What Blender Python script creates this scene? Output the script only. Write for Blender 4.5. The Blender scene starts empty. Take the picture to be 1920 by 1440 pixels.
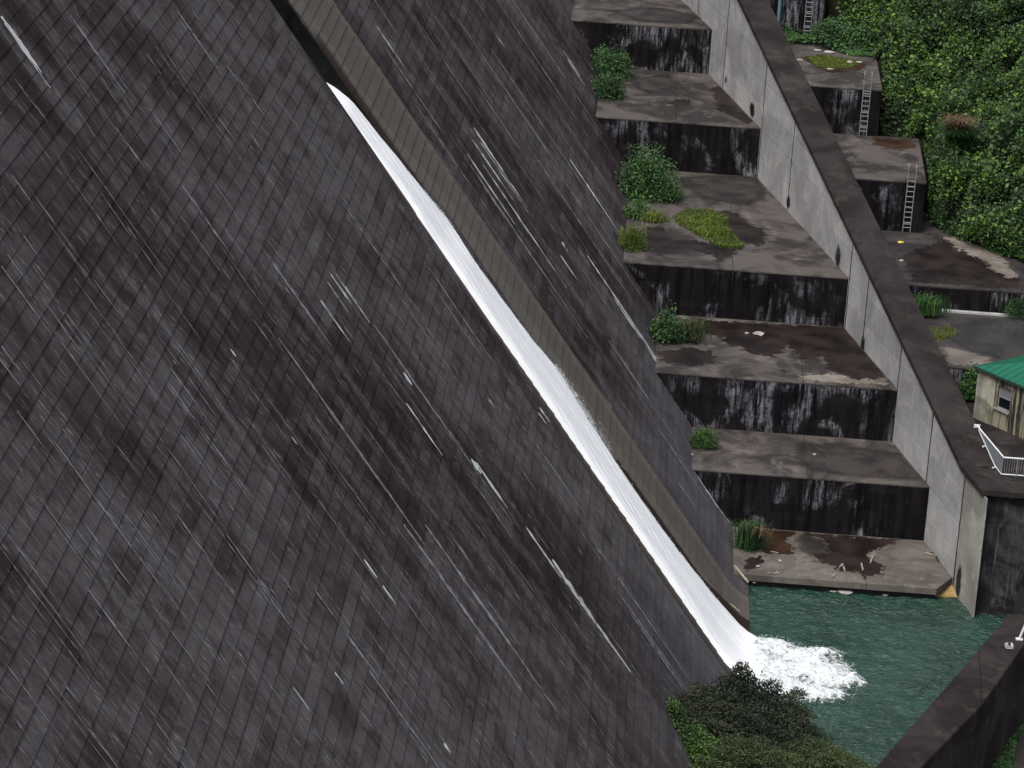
import bpy, bmesh, math, random
import numpy as np
from mathutils import Matrix, Vector
random.seed(7); rng = np.random.default_rng(11)
S = bpy.context.scene; COL = S.collection

# ------------------------------------------------------------------ camera, sky, sun, exposure
F_PX, PITCH, ROLL, YAW = 6000.0, 0.33985388596, 0.06233329697, 0.03470422420
CAM_H = 63.364
fw = Vector((-math.sin(YAW)*math.cos(PITCH), math.cos(YAW)*math.cos(PITCH), -math.sin(PITCH)))
rt = Vector((math.cos(YAW), math.sin(YAW), 0)); up = rt.cross(fw)
RT = math.cos(ROLL)*rt + math.sin(ROLL)*up; UP = -math.sin(ROLL)*rt + math.cos(ROLL)*up
cam = bpy.data.objects.new('camera', bpy.data.cameras.new('camera')); COL.objects.link(cam)
cam.matrix_world = Matrix(((RT.x, UP.x, -fw.x, 0), (RT.y, UP.y, -fw.y, 0), (RT.z, UP.z, -fw.z, CAM_H), (0, 0, 0, 1)))
cam.data.sensor_width = 36; cam.data.lens = 36*F_PX/1920
cam.data.clip_start = 1; cam.data.clip_end = 4000
S.camera = cam
SUN_EL, SUN_AZ = math.radians(58), math.radians(215)      # azimuth clockwise from +Y
W = bpy.data.worlds.new('World'); S.world = W; W.use_nodes = True
wn = W.node_tree; bg = wn.nodes['Background']; sky = wn.nodes.new('ShaderNodeTexSky')
sky.sky_type = 'NISHITA'; sky.sun_disc = False; sky.sun_elevation = SUN_EL; sky.sun_rotation = SUN_AZ
sky.air_density = 1.0; sky.dust_density = 4.0; sky.ozone_density = 1.0
hs = wn.nodes.new('ShaderNodeHueSaturation'); hs.inputs['Saturation'].default_value = .50; wn.links.new(sky.outputs[0], hs.inputs['Color']); wn.links.new(hs.outputs[0], bg.inputs[0]); bg.inputs[1].default_value = 0.13
sl = bpy.data.lights.new('sun', 'SUN'); sl.energy = 1.45; sl.angle = math.radians(25); sl.color = (1, .97, .93)
sun = bpy.data.objects.new('sun', sl); COL.objects.link(sun)
sd = Vector((math.sin(SUN_AZ)*math.cos(SUN_EL), math.cos(SUN_AZ)*math.cos(SUN_EL), math.sin(SUN_EL)))
sun.rotation_euler = sd.to_track_quat('Z', 'Y').to_euler()
S.view_settings.view_transform = 'Standard'; S.view_settings.look = 'None'
S.view_settings.exposure = 0.5; S.view_settings.gamma = 1; S.view_settings.use_curve_mapping = False
S.cycles.max_bounces = 5; S.cycles.transparent_max_bounces = 8

# ------------------------------------------------------------------ survey helpers: where the ray of a photo point meets a surface
C0 = Vector((0, 0, CAM_H))
def ray(x, y): return RT*((x-960)/F_PX) - UP*((y-720)/F_PX) + fw
def at(x, y, z): v = ray(x, y); return C0 + v*((z-CAM_H)/v.z)
def on_plane(x, y, P, n):
    v = ray(x, y); n = Vector(n); return C0 + v*(n.dot(Vector(P)-C0)/n.dot(v))
SL, FC = 0.748045838940301, 6.849665
def onface(x, y): return on_plane(x, y, (FC, 0, 0), (1, 0, SL))
def proj(P):
    d = Vector(P)-C0; w = d.dot(fw); return 960+F_PX*d.dot(RT)/w, 720-F_PX*d.dot(UP)/w

# ------------------------------------------------------------------ object helpers
def tag(o, label=None, cat=None, group=None, kind=None):
    if label: o['label'] = label
    if cat: o['category'] = cat
    if group: o['group'] = group
    if kind: o['kind'] = kind
    return o
def empty(name, loc=(0, 0, 0), **k):
    o = bpy.data.objects.new(name, None); COL.objects.link(o); o.location = loc; return tag(o, **k)
def link(name, me, m, parent=None, **k):
    if m is not None and not me.materials: me.materials.append(m)
    o = bpy.data.objects.new(name, me); COL.objects.link(o)
    if parent is not None:
        o.parent = parent; o.matrix_parent_inverse = parent_inv(parent)
    return tag(o, **k)
def world_of(p):
    B = p.matrix_basis if p.parent is None else p.matrix_parent_inverse @ p.matrix_basis
    return B if p.parent is None else world_of(p.parent) @ B
def parent_inv(p): return world_of(p).inverted()
class MB:
    def __init__(s): s.v = []; s.f = []
    def add(s, vs, fs):
        n = len(s.v); s.v += [tuple(v) for v in vs]; s.f += [tuple(i+n for i in f) for f in fs]
    def prism(s, poly, z0, z1):          # poly: list of (x,y) ccw
        n = len(poly)
        s.add([(x, y, z0) for x, y in poly]+[(x, y, z1) for x, y in poly],
              [tuple(range(n-1, -1, -1)), tuple(range(n, 2*n))]+[(i, (i+1) % n, n+(i+1) % n, n+i) for i in range(n)])
    def box(s, a, b):
        (x0, y0, z0), (x1, y1, z1) = a, b; s.prism([(x0, y0), (x1, y0), (x1, y1), (x0, y1)], z0, z1)
    def tube(s, pts, r, n=8):
        pts = [Vector(p) for p in pts]; rr = r if isinstance(r, (list, tuple)) else [r]*len(pts); rings = []
        ref = Vector((0.31, 0.17, 0.93))
        for i, p in enumerate(pts):
            t = (pts[min(i+1, len(pts)-1)]-pts[max(i-1, 0)]).normalized()
            a = t.cross(ref)
            if a.length < .05: a = t.cross(Vector((1, 0, 0)))
            a.normalize(); b = t.cross(a)
            rings.append([p+(a*math.cos(2*math.pi*k/n)+b*math.sin(2*math.pi*k/n))*rr[i] for k in range(n)])
        vs = [v for g in rings for v in g]; fs = []
        for i in range(len(rings)-1):
            for k in range(n): fs.append((i*n+k, i*n+(k+1) % n, (i+1)*n+(k+1) % n, (i+1)*n+k))
        fs += [tuple(range(n-1, -1, -1)), tuple((len(rings)-1)*n+k for k in range(n))]
        s.add(vs, fs)
    def slab(s, poly, fr, t, ch=.012):   # poly in plane coordinates (a,b); fr=(origin,A,B,N); raised piece with chamfered rim
        O, A, B, N = fr; n = len(poly); cx = sum(p[0] for p in poly)/n; cy = sum(p[1] for p in poly)/n
        def P(p, h, sh=0):
            dx, dy = cx-p[0], cy-p[1]; L = math.hypot(dx, dy) or 1; return O+A*(p[0]+dx/L*sh)+B*(p[1]+dy/L*sh)+N*h
        vs = [P(p, -.05) for p in poly]+[P(p, t-ch) for p in poly]+[P(p, t, ch*1.4) for p in poly]
        fs = [(i, (i+1) % n, n+(i+1) % n, n+i) for i in range(n)]+[(n+i, n+(i+1) % n, 2*n+(i+1) % n, 2*n+i) for i in range(n)]+[tuple(range(2*n, 3*n))]
        s.add(vs, fs)
    def mesh(s, name='mesh'):
        me = bpy.data.meshes.new(name); me.from_pydata(s.v, [], s.f)
        bm = bmesh.new(); bm.from_mesh(me); bmesh.ops.recalc_face_normals(bm, faces=bm.faces) if False else None; bm.free()
        me.update(); return me
    def build(s, name, m, parent=None, **k): return link(name, s.mesh(name), m, parent, **k)
def bevel(o, w=.02, seg=1):
    b = o.modifiers.new('bevel', 'BEVEL'); b.width = w; b.segments = seg; b.limit_method = 'ANGLE'; return o
def np_mesh(name, V, Fq, attr=None, smooth=False):   # V (n,3), Fq (m,4) or (m,3)
    me = bpy.data.meshes.new(name); V = np.asarray(V, np.float32); Fq = np.asarray(Fq, np.int32); k = Fq.shape[1]
    me.vertices.add(len(V)); me.vertices.foreach_set('co', V.ravel())
    me.loops.add(Fq.size); me.loops.foreach_set('vertex_index', Fq.ravel())
    me.polygons.add(len(Fq)); me.polygons.foreach_set('loop_start', np.arange(0, Fq.size, k, dtype=np.int32))
    me.polygons.foreach_set('loop_total', np.full(len(Fq), k, np.int32))
    if attr:
        for an, (dom, val) in attr.items():
            a = me.attributes.new(an, 'FLOAT', dom); a.data.foreach_set('value', np.asarray(val, np.float32))
    me.update(calc_edges=True)
    me.polygons.foreach_set('use_smooth', np.full(len(Fq), bool(smooth)))
    me.validate(); return me
def clip(poly, f):                        # keep part of convex polygon where f(p)>=0
    out = []
    for i, p in enumerate(poly):
        q = poly[(i+1) % len(poly)]; a, b = f(p), f(q)
        if a >= 0: out.append(p)
        if (a >= 0) != (b >= 0):
            t = a/(a-b); out.append((p[0]+(q[0]-p[0])*t, p[1]+(q[1]-p[1])*t))
    return out

# ------------------------------------------------------------------ material helper
class G:
    def __init__(s, name, rough=.9, spec=.3):
        s.m = bpy.data.materials.new(name); s.m.use_nodes = True; s.t = s.m.node_tree; s.b = s.t.nodes['Principled BSDF']
        s.b.inputs['Roughness'].default_value = rough; s.b.inputs['Specular IOR Level'].default_value = spec
        g = s.t.nodes.new('ShaderNodeNewGeometry'); s.P = g.outputs['Position']; s.gN = g.outputs['Normal']
        q = s.t.nodes.new('ShaderNodeSeparateXYZ'); s.t.links.new(s.P, q.inputs[0]); s.X, s.Y, s.Z = q.outputs
    def put(s, sock, v):
        if hasattr(v, 'is_output') or isinstance(v, bpy.types.NodeSocket): s.t.links.new(v, sock)
        elif isinstance(v, (tuple, list)) and len(v) == 3 and sock.type == 'RGBA': sock.default_value = (*v, 1)
        else: sock.default_value = v
    def op(s, o, a, b=0.0, c=None):
        n = s.t.nodes.new('ShaderNodeMath'); n.operation = o; s.put(n.inputs[0], a); s.put(n.inputs[1], b)
        if c is not None: s.put(n.inputs[2], c)
        return n.outputs[0]
    def mul(s, a, b): return s.op('MULTIPLY', a, b)
    def sum(s, a, b): return s.op('ADD', a, b)
    def sub(s, a, b): return s.op('SUBTRACT', a, b)
    def mad(s, a, b, c): return s.op('MULTIPLY_ADD', a, b, c)
    def mx(s, a, b): return s.op('MAXIMUM', a, b)
    def vec(s, x, y, z):
        n = s.t.nodes.new('ShaderNodeCombineXYZ'); s.put(n.inputs[0], x); s.put(n.inputs[1], y); s.put(n.inputs[2], z); return n.outputs[0]
    def pos(s, sx, sy, sz, o=0.0): return s.vec(s.mad(s.X, sx, o), s.mad(s.Y, sy, o), s.mad(s.Z, sz, o))
    def noise(s, v, scale=1.0, detail=4, rough=.55, dist=0.0):
        n = s.t.nodes.new('ShaderNodeTexNoise'); s.put(n.inputs['Vector'], v); s.put(n.inputs['Scale'], scale)
        n.inputs['Detail'].default_value = detail; n.inputs['Roughness'].default_value = rough; n.inputs['Distortion'].default_value = dist
        return n.outputs[0]
    def st(s, x, lo, hi, a=0.0, b=1.0):
        n = s.t.nodes.new('ShaderNodeMapRange'); n.interpolation_type = 'SMOOTHSTEP'
        for i, v in enumerate((x, lo, hi, a, b)): s.put(n.inputs[i], v)
        return n.outputs[0]
    def mix(s, f, a, b, mode='MIX'):
        n = s.t.nodes.new('ShaderNodeMix'); n.data_type = 'RGBA'; n.blend_type = mode
        s.put(n.inputs[0], f); s.put(n.inputs[6], a); s.put(n.inputs[7], b); return n.outputs[2]
    def attr(s, name):
        n = s.t.nodes.new('ShaderNodeAttribute'); n.attribute_name = name; return n.outputs['Fac']
    def rnd(s):
        n = s.t.nodes.new('ShaderNodeObjectInfo'); return s.op('FRACT', s.sum(n.outputs['Random'], s.attr('rnd')))
    def bump(s, h, strength=.4, dist=.05):
        n = s.t.nodes.new('ShaderNodeBump'); s.put(n.inputs['Height'], h); n.inputs['Strength'].default_value = strength
        n.inputs['Distance'].default_value = dist; s.t.links.new(n.outputs[0], s.b.inputs['Normal'])
    def done(s, col, rough=None, alpha=None, **k):
        s.put(s.b.inputs['Base Color'], col)
        if rough is not None: s.put(s.b.inputs['Roughness'], rough)
        if alpha is not None: s.put(s.b.inputs['Alpha'], alpha)
        for a, b in k.items(): s.put(s.b.inputs[a.replace('_', ' ')], b)
        return s.m
M = {}
def soft(name, col, col2, rough, k, wdt, sc=1.6):
    g = G(name, rough, .5 if rough < .2 else .15); n = g.noise(g.pos(sc, sc, sc), 1, 6, .65, .4); n2 = g.noise(g.pos(.6, .6, .6), 1, 5, .6); n3 = g.noise(g.pos(5, 5, 5), 1, 5, .7); d = g.attr('edge')
    c = g.mix(g.st(n2, .35, .65), col, col2); kk = g.mad(n3, .8, .6); c = g.mix(1.0, c, g.vec(kk, kk, kk), 'MULTIPLY')
    e = g.sum(d, g.mad(g.sub(n, .5), k, g.mul(g.sub(n3, .5), k*.5))); g.bump(n3, .10, .01)
    return g.done(c, g.mad(n, .35, rough-.15), alpha=g.st(e, -wdt, wdt))
def m_face():
    g = G('dark dam concrete', .85, .10)
    Y, Z = g.Y, g.Z
    wv = g.mul(g.sub(g.noise(g.pos(0, .5, .5), 1, 3), .5), .5)
    big = g.noise(g.pos(0, .07, .16), 1, 4, .6)
    mid = g.noise(g.pos(0, .55, .13, 5.0), 1, 6, .65, .4)
    stre = g.noise(g.vec(0.0, g.mad(Y, 3.4, wv), g.mul(Z, .38)), 1, 7, .75)
    stre2 = g.noise(g.vec(4.0, g.mul(Y, 8.0), g.mul(Z, 1.3)), 1, 5, .8)
    fine = g.noise(g.pos(4, 13, 4), 1, 5, .85)
    blot = g.noise(g.pos(.7, .7, .7), 1, 7, .72, .8)
    r = g.rnd()
    row = g.noise(g.vec(g.mul(Y, .16), g.op('FLOOR', g.mul(Z, 1/.4896)), 3.0), 1, 2, .5)
    diag = g.noise(g.vec(0.0, g.mad(Y, .11, g.mul(Z, .09)), g.mul(g.mad(Y, -.045, Z), .035)), 1, 3, .5)
    c = g.mix(g.st(big, .38, .62), (.036, .025, .026), (.066, .056, .058))
    c = g.mix(g.mul(g.st(diag, .48, .60), .6), c, (.100, .091, .093))
    c = g.mix(g.mul(g.st(diag, .50, .40), .55), c, (.026, .017, .018))
    c = g.mix(g.mul(g.st(mid, .44, .66), .8), c, (.088, .080, .082))
    c = g.mix(g.mul(g.st(blot, .46, .66), .55), c, (.024, .016, .017))
    c = g.mix(g.mul(g.st(blot, .47, .32), .35), c, (.110, .101, .103))
    c = g.mix(g.mul(g.st(row, .50, .66), .28), c, (.108, .100, .102))
    c = g.mix(g.mul(g.st(row, .48, .34), .40), c, (.024, .016, .017))
    c = g.mix(g.mul(g.st(stre, .53, .74), .55), c, (.165, .156, .160))
    c = g.mix(g.mul(g.st(stre, .48, .28), .5), c, (.018, .012, .013))
    c = g.mix(g.mul(g.mul(g.st(stre2, .54, .70), g.st(mid, .36, .54)), .75), c, (.27, .26, .26))
    gm = g.t.nodes.new('ShaderNodeGamma'); g.put(gm.inputs[0], c); gm.inputs[1].default_value = 1.42
    c = g.mix(1.0, gm.outputs[0], (2.60, 2.68, 2.66), 'MULTIPLY')
    # cool greyer concrete towards the toe
    toe = g.mul(g.st(Z, 12.0, 1.0), g.st(Y, 105.0, 140.0))
    c = g.mix(g.mul(toe, .5), c, (.105, .104, .114))
    k = g.mad(r, .10, .97); k = g.mul(k, g.mad(fine, 2.0, .0))
    # tan cleaned strip beside the water
    wob = g.mul(g.sub(g.noise(g.pos(0, 0, .8), 1, 3), .5), .5)
    left = g.sum(g.st(Z, 25.0, 20.0, 142.4, 144.6), wob)
    tan_m = g.mul(g.st(Y, left, g.sum(left, .25)), g.st(Y, 149.95, 149.8))
    tcol = g.mix(g.st(g.sub(Y, left), 2.0, 2.25), (.118, .107, .091), (.098, .085, .076))
    tcol = g.mix(g.mul(g.st(Y, 149.3, 149.7), .6), tcol, (.14, .128, .11))
    tcol = g.mix(g.mul(g.st(mid, .4, .7), .4), tcol, (.12, .108, .09))
    c = g.mix(tan_m, c, tcol)
    # brown wet strips on both sides of the running water
    wl = g.mul(g.st(Y, g.mad(g.st(Z, 20.0, 9.0), -1.15, 138.95), g.mad(g.st(Z, 20.0, 9.0), -1.15, 139.05)), g.st(Y, 144.0, 143.0))
    wr_hi = g.sum(g.st(Z, 12.0, 3.0, 144.6, 145.5), g.mul(wob, .4)); wr_hi = g.sum(wr_hi, g.st(Z, 3.0, .4, 0, 1.5))
    wr = g.mul(g.st(Y, 141.5, 142.2), g.st(Y, g.sum(wr_hi, .12), wr_hi))
    wr = g.mul(wr, g.st(Z, 16.0, 13.0))
    wet = g.mx(wl, wr); wet = g.mul(wet, g.st(Z, 29.5, 28.5))
    c = g.mix(wet, c, (.030, .019, .014))
    c = g.mix(1.0, c, g.mix(wet, g.vec(k, k, k), (1, 1, 1)), 'MULTIPLY')
    g.bump(g.sum(g.mul(fine, .5), stre), .35, .03)
    return g.done(c, g.mad(wet, -.3, .8))
M['face'] = m_face()
def concrete(name, dark, mid, light, scale=.5, bumps=.4, streak=0.0, light_amt=.6, pan=.25, rough=.88, thr=(.35, .65)):
    g = G(name, rough, .12); big = g.noise(g.pos(scale, scale, scale), 1, 5, .6, .8); f = g.noise(g.pos(5, 5, 5), 1, 6, .75)
    b2 = g.noise(g.pos(scale*2.3, scale*2.3, scale*2.3, 7.0), 1, 6, .65, .4)
    c = g.mix(g.st(big, *thr), dark, mid); c = g.mix(g.mul(g.st(b2, .52, .7), light_amt), c, light)
    if streak:
        s = g.noise(g.pos(3.2, 3.2, .25), 1, 5, .7); c = g.mix(g.mul(g.st(s, .5, .68), streak), c, dark)
        s2 = g.noise(g.pos(4.7, 4.7, .3, 3.0), 1, 5, .7); c = g.mix(g.mul(g.st(s2, .55, .72), streak*.7), c, light)
    k = g.mul(g.mad(g.rnd(), pan, 1-pan/2), g.mad(f, .7, .65)); c = g.mix(1.0, c, g.vec(k, k, k), 'MULTIPLY')
    g.bump(g.sum(f, g.mul(b2, .6)), bumps, .03); return g.done(c)
M['wall'] = concrete('pale training wall concrete', (.26, .26, .265), (.385, .385, .39), (.48, .47, .44), .30, .25, .5, .7, .2)
M['wall_warm'] = concrete('buff concrete', (.22, .215, .195), (.34, .335, .30), (.44, .43, .39), .3, .25, .3, .7, .12)
M['coping'] = concrete('dark weathered coping', (.018, .014, .014), (.036, .030, .030), (.070, .060, .050), .35, .4, .15, .5, .1)
M['tread'] = concrete('brown grey tread concrete', (.038, .033, .032), (.098, .086, .080), (.17, .152, .135), .34, .45, 0, .6, .1, .8, (.40, .60))
M['treadw'] = concrete('pale tread concrete', (.085, .074, .066), (.140, .125, .108), (.21, .19, .17), .5, .45, 0, .6, .06)
M['pave'] = concrete('wet grey paving', (.028, .025, .026), (.058, .052, .050), (.10, .09, .085), .3, .4, 0, .5, .08)
M['joint'] = concrete('dark joint', (.008, .007, .008), (.014, .012, .013), (.02, .018, .018), 1, .3)
def m_riser():
    g = G('mould blackened riser concrete', .9, .08); X, Z = g.X, g.Z
    s = g.noise(g.vec(g.mul(X, 2.6), g.mul(g.Y, 5.31), g.mul(Z, .22)), 1, 6, .7); s2 = g.noise(g.vec(g.mul(X, 6.0), g.mul(g.Y, 3.73), g.mul(Z, .7)), 1, 6, .75); f = g.noise(g.pos(7, 7, 7), 1, 6, .8)
    patch = g.noise(g.vec(g.mul(X, .42), g.mul(g.Y, 1.93), g.mul(Z, .30)), 1, 4, .55, .8)
    c = g.mix(g.st(s, .35, .62), (.0045, .0035, .005), (.014, .012, .014))
    c = g.mix(g.mul(g.st(s2, .55, .75), .5), c, (.036, .034, .036))
    lime = g.mul(g.st(patch, .50, .61), g.st(g.sum(s2, g.mul(f, .5)), .66, .88)); lime = g.mul(lime, g.st(s, .38, .50))
    c = g.mix(g.mul(lime, .9), c, (.20, .20, .22))
    k = g.mul(g.mad(g.rnd(), .5, .75), g.mad(f, .9, .55)); c = g.mix(1.0, c, g.vec(k, k, k), 'MULTIPLY')
    g.bump(g.sum(f, lime), .4, .03); return g.done(c)
M['riser'] = m_riser()
def m_lime(name, col, a0, a1):
    g = G(name, .7, .3); n = g.noise(g.pos(6, 16, 3), 1, 5, .8); n2 = g.noise(g.pos(.5, 2, .8), 1, 3)
    return g.done(g.mix(n, tuple(.6*v for v in col), col), alpha=g.mul(g.st(n, a0, a1), g.st(n2, .25, .5)))
M['lime'] = m_lime('white lime deposit', (.78, .78, .76), .30, .46)
M['lime2'] = m_lime('grey lime deposit', (.36, .355, .36), .33, .56)
def m_wet(name, col, col2, rough, a=.97, sc=1.6):
    g = G(name, rough, .5); n = g.noise(g.pos(sc, sc, sc), 1, 5, .6); n2 = g.noise(g.pos(.5, .5, .5), 1, 4)
    c = g.mix(n2, col, col2); rr = g.mad(n, .25, rough-.1); g.bump(n, .05, .01); return g.done(c, rr)
M['wet'] = m_wet('wet dark concrete', (.014, .010, .010), (.034, .026, .025), .30)
M['wetbrown'] = m_wet('wet brown silt', (.020, .011, .007), (.050, .028, .016), .38)
M['wetblue'] = m_wet('thin standing water', (.035, .035, .038), (.06, .056, .055), .14)
M['mould'] = m_wet('black algae and recess shade', (.010, .009, .010), (.022, .02, .021), .8)
M['buff'] = concrete('pale dried silt', (.16, .135, .11), (.24, .21, .18), (.33, .30, .26), 1.2, .3)
M['ochre'] = concrete('ochre silted apron', (.30, .20, .075), (.42, .30, .12), (.50, .38, .2), 1.5, .3)
def m_leaf(name, cols, rough=.55):
    g = G(name, rough, .35); r = g.attr('rnd'); n = g.noise(g.pos(.35, .35, .35), 1, 3)
    c = g.mix(g.st(g.mad(n, .9, g.mul(r, .42)), .42, .86), cols[0], cols[1]); c = g.mix(g.mul(g.st(r, .70, .97), g.st(n, .36, .60)), c, cols[2])
    return g.done(c, Transmission_Weight=0.0)
M['leaf'] = m_leaf('hillside leaves', ((.008, .020, .006), (.040, .096, .018), (.15, .26, .035)))
M['leafb'] = m_leaf('bush leaves', ((.010, .030, .010), (.036, .100, .022), (.10, .22, .04)))
M['leafy'] = m_leaf('yellow green grass', ((.050, .075, .010), (.11, .16, .022), (.20, .24, .04)))
M['leafd'] = m_leaf('dark olive leaves', ((.008, .012, .007), (.024, .036, .015), (.060, .060, .026)))
M['leafo'] = m_leaf('mixed river bank grass', ((.014, .026, .008), (.044, .075, .020), (.15, .12, .05)))
M['straw'] = m_leaf('dry straw', ((.13, .09, .05), (.24, .17, .10), (.33, .26, .17)))
M['soil'] = concrete('dark leaf litter soil', (.007, .009, .005), (.013, .016, .008), (.02, .024, .012), .8, .6)
M['wood'] = concrete('bleached driftwood', (.20, .17, .13), (.38, .34, .28), (.55, .5, .43), 4, .4)
M['bark'] = concrete('dark bark', (.02, .016, .012), (.045, .036, .028), (.07, .06, .05), 4, .6)
M['rod'] = concrete('dark red rod', (.05, .02, .02), (.09, .035, .03), (.1, .05, .05), 4, .2)
def flat(name, col, rough=.5, metal=0.0, n=.15):
    g = G(name, rough, .4); f = g.noise(g.pos(6, 6, 6), 1, 5, .7); k = g.mad(f, n*2, 1-n)
    return g.done(g.mix(1.0, col, g.vec(k, k, k), 'MULTIPLY'), Metallic=metal)
M['steel'] = flat('galvanised steel', (.24, .25, .265), .5, .2, .35)
M['white'] = flat('white rail paint', (.66, .67, .68), .5, 0, .3)
M['bar'] = flat('pale grey bars', (.20, .215, .24), .5)
M['glass'] = flat('dark window glass', (.008, .009, .013), .08, 0, .05)
M['frame'] = flat('window frame aluminium', (.25, .25, .25), .45)
M['blind'] = flat('grey shutter panel', (.17, .17, .19), .6)
M['bluep'] = flat('pale blue pipe', (.13, .22, .27), .5)
M['rock'] = concrete('pale stone', (.25, .24, .22), (.42, .40, .36), (.55, .52, .48), 4, .4)
M['yellow'] = flat('yellow plastic', (.55, .45, .06), .5)
def m_roof():
    g = G('green metal roof paint', .38, .4); n = g.noise(g.pos(.5, .5, .5), 1, 4); f = g.noise(g.pos(8, 8, 8), 1, 4)
    return g.done(g.mix(g.mad(f, .3, g.mul(n, .7)), (.006, .085, .045), (.014, .15, .085)))
M['roof'] = m_roof()
def m_house():
    g = G('stained render', .85, .25); s = g.noise(g.pos(3.0, 3.0, .22), 1, 5, .7); s2 = g.noise(g.pos(6, 6, .5, 4), 1, 5, .7); f = g.noise(g.pos(9, 9, 9), 1, 5, .7)
    dirt = g.st(g.sum(g.X, g.mul(g.Y, -.35)), -36.35, -36.15)
    c = g.mix(g.st(s2, .5, .7), (.46, .44, .37), (.27, .25, .20))
    d = g.mix(g.st(s, .44, .58), (.022, .018, .015), (.26, .24, .18)); c = g.mix(dirt, c, d)
    k = g.mad(f, .5, .75); return g.done(g.mix(1.0, c, g.vec(k, k, k), 'MULTIPLY'))
M['house'] = m_house()
def m_stream():
    g = G('white water', .65, .2); n = g.noise(g.pos(0, 5, .35), 1, 5, .6); f = g.noise(g.pos(0, 14, 2.2), 1, 4, .7)
    c = g.mix(g.mul(g.st(n, .62, .36), g.st(f, .6, .4)), (.98, .98, .98), (.94, .955, .965)); g.bump(g.sum(n, g.mul(f, .6)), .35, .06)
    return g.done(c, Subsurface_Weight=0.0)
M['stream'] = m_stream()
def m_pool():
    g = G('green pool water', .04, .5); fo = g.attr('foam')
    n = g.noise(g.pos(1.3, 1.3, 1.3), 1, 6, .72, 1.4); f = g.noise(g.pos(6, 6, 6), 1, 5, .8, .6)
    mask = g.st(g.sum(fo, g.mad(g.sub(n, .5), 2.4, g.mul(g.sub(f, .5), 2.0))), .40, .85)
    mask = g.mul(mask, g.st(fo, .02, .12))
    b = g.noise(g.pos(.25, .25, .25), 1, 3)
    c = g.mix(g.st(b, .3, .7), (.009, .036, .025), (.019, .060, .042))
    c = g.mix(mask, c, g.mix(g.st(f, .35, .62), (.50, .58, .58), (.86, .88, .89))); w = g.noise(g.pos(2.1, 5.0, 1), 1, 4, .6, .5); w2 = g.noise(g.pos(5, 11, 1), 1, 3, .6)
    g.bump(g.sum(w, g.mul(w2, .35)), .9, .22)
    return g.done(c, g.mad(mask, .75, .05))
M['pool'] = m_pool()
def m_spray():
    g = G('spray droplets', .4, .3); return g.done((.93, .95, .97))
M['spray'] = m_spray()

# ------------------------------------------------------------------ setting: ground, hill, pool
WZ = -0.28
def grid_mesh(name, xs, ys, h, attr=None, smooth=True):
    Xg, Yg = np.meshgrid(xs, ys); Zg = h(Xg, Yg); V = np.stack([Xg, Yg, Zg], -1).reshape(-1, 3); nx, ny = len(xs), len(ys)
    i = np.arange(nx-1)[None, :]+nx*np.arange(ny-1)[:, None]; Fq = np.stack([i, i+1, i+nx+1, i+nx], -1).reshape(-1, 4)
    at_ = {k: ('POINT', f(Xg, Yg).ravel()) for k, f in attr.items()} if attr else None
    return np_mesh(name, V, Fq, at_, smooth)
def wav(X, Y, sc, seed, n=5):
    r = np.random.default_rng(seed); Z = np.zeros_like(X)
    for k in range(n):
        a = r.uniform(0, 6.28); w = sc*1.7**k; Z += np.sin((X*np.cos(a)+Y*np.sin(a))*w+r.uniform(0, 6.28)+1.3*np.sin((X*np.sin(a)-Y*np.cos(a))*w*.6+r.uniform(0, 6)))/1.6**k
    return Z
mb = MB(); mb.add([(-900, -300, -6), (900, -300, -6), (900, 1500, -6), (-900, 1500, -6)], [(0, 1, 2, 3)])
mb.build('ground', M['soil'], kind='structure')
def edge_x(Y): return np.interp(Y, [181, 195, 199.5, 207, 212, 240], [18.2, 18.1, 16.4, 14.9, 12.9, 12.2])
def hill_h(X, Y):
    ys = np.interp(X, [17.8, 19, 20.5, 23.3, 30], [190, 185.5, 183, 180.8, 176]); d = np.where(X > 17.7, Y-ys, Y-194)
    base = np.interp(Y, [176, 181, 184, 195.5, 200, 208, 215, 240], [8.6, 9.4, 10.8, 12.2, 15.1, 17.6, 22, 37]); dx = X-edge_x(Y)
    z = base+np.where(dx > 0, .75*dx*np.clip(d/5, 0, 1), 1.7*dx)+.30*wav(X, Y, .45, 3, 4)*np.clip((d-1)/4, 0, 1)
    return np.where(d < 0, 8.6, np.minimum(z, 9.1+1.4*d+np.clip(Y-195, 0, 99)*3))

link('hillside', grid_mesh('hillside', np.arange(8, 75, .5), np.concatenate([np.arange(176, 240, .5), np.arange(241, 330, 4)]), hill_h), M['soil'], kind='structure')

FOAM = [(12.2, 141.0, .6, .25), (11.0, 143.8, 1.0, .25), (10.2, 138.3, 1.0, .3), (8.4, 143.9, 1.7, 1.3), (9.9, 142.9, 1.9, 1.3), (11.2, 141.9, 1.3, 1.3), (8.0, 137.9, 1.6, 1.2), (10.5, 139.2, 1.7, .9), (7.4, 141.9, 2.6, 2.6), (8.6, 141.4, 2.4, 2.2), (9.8, 141.2, 2.0, 1.9), (11.0, 140.9, 1.5, 1.6), (8.0, 139.6, 2.2, 1.8), (9.6, 139.4, 1.6, 1.2), (12.0, 140.6, .9, .7), (8.6, 143.4, 1.2, .8), (10.0, 142.6, 1.2, .9)]
def foam_f(X, Y):
    f = np.zeros_like(X)
    for x, y, rx, ry in FOAM: f = np.maximum(f, np.clip(1.35-np.sqrt(((X-x)/rx)**2+((Y-y)/ry)**2), 0, 1))
    return f
def pool_h(X, Y):
    f = foam_f(X, Y); r = .030*wav(X*1.0, Y*1.5, 1.9, 5, 5)+.022*wav(X, Y*1.3, 5.1, 6, 4)
    return WZ+r+np.clip(f-.25, 0, 1)*(.34+.13*wav(X, Y, 1.9, 8, 5))+.30*np.exp(-((X-8.0)/.7)**2-((Y-141.9)/2.4)**2)
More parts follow.
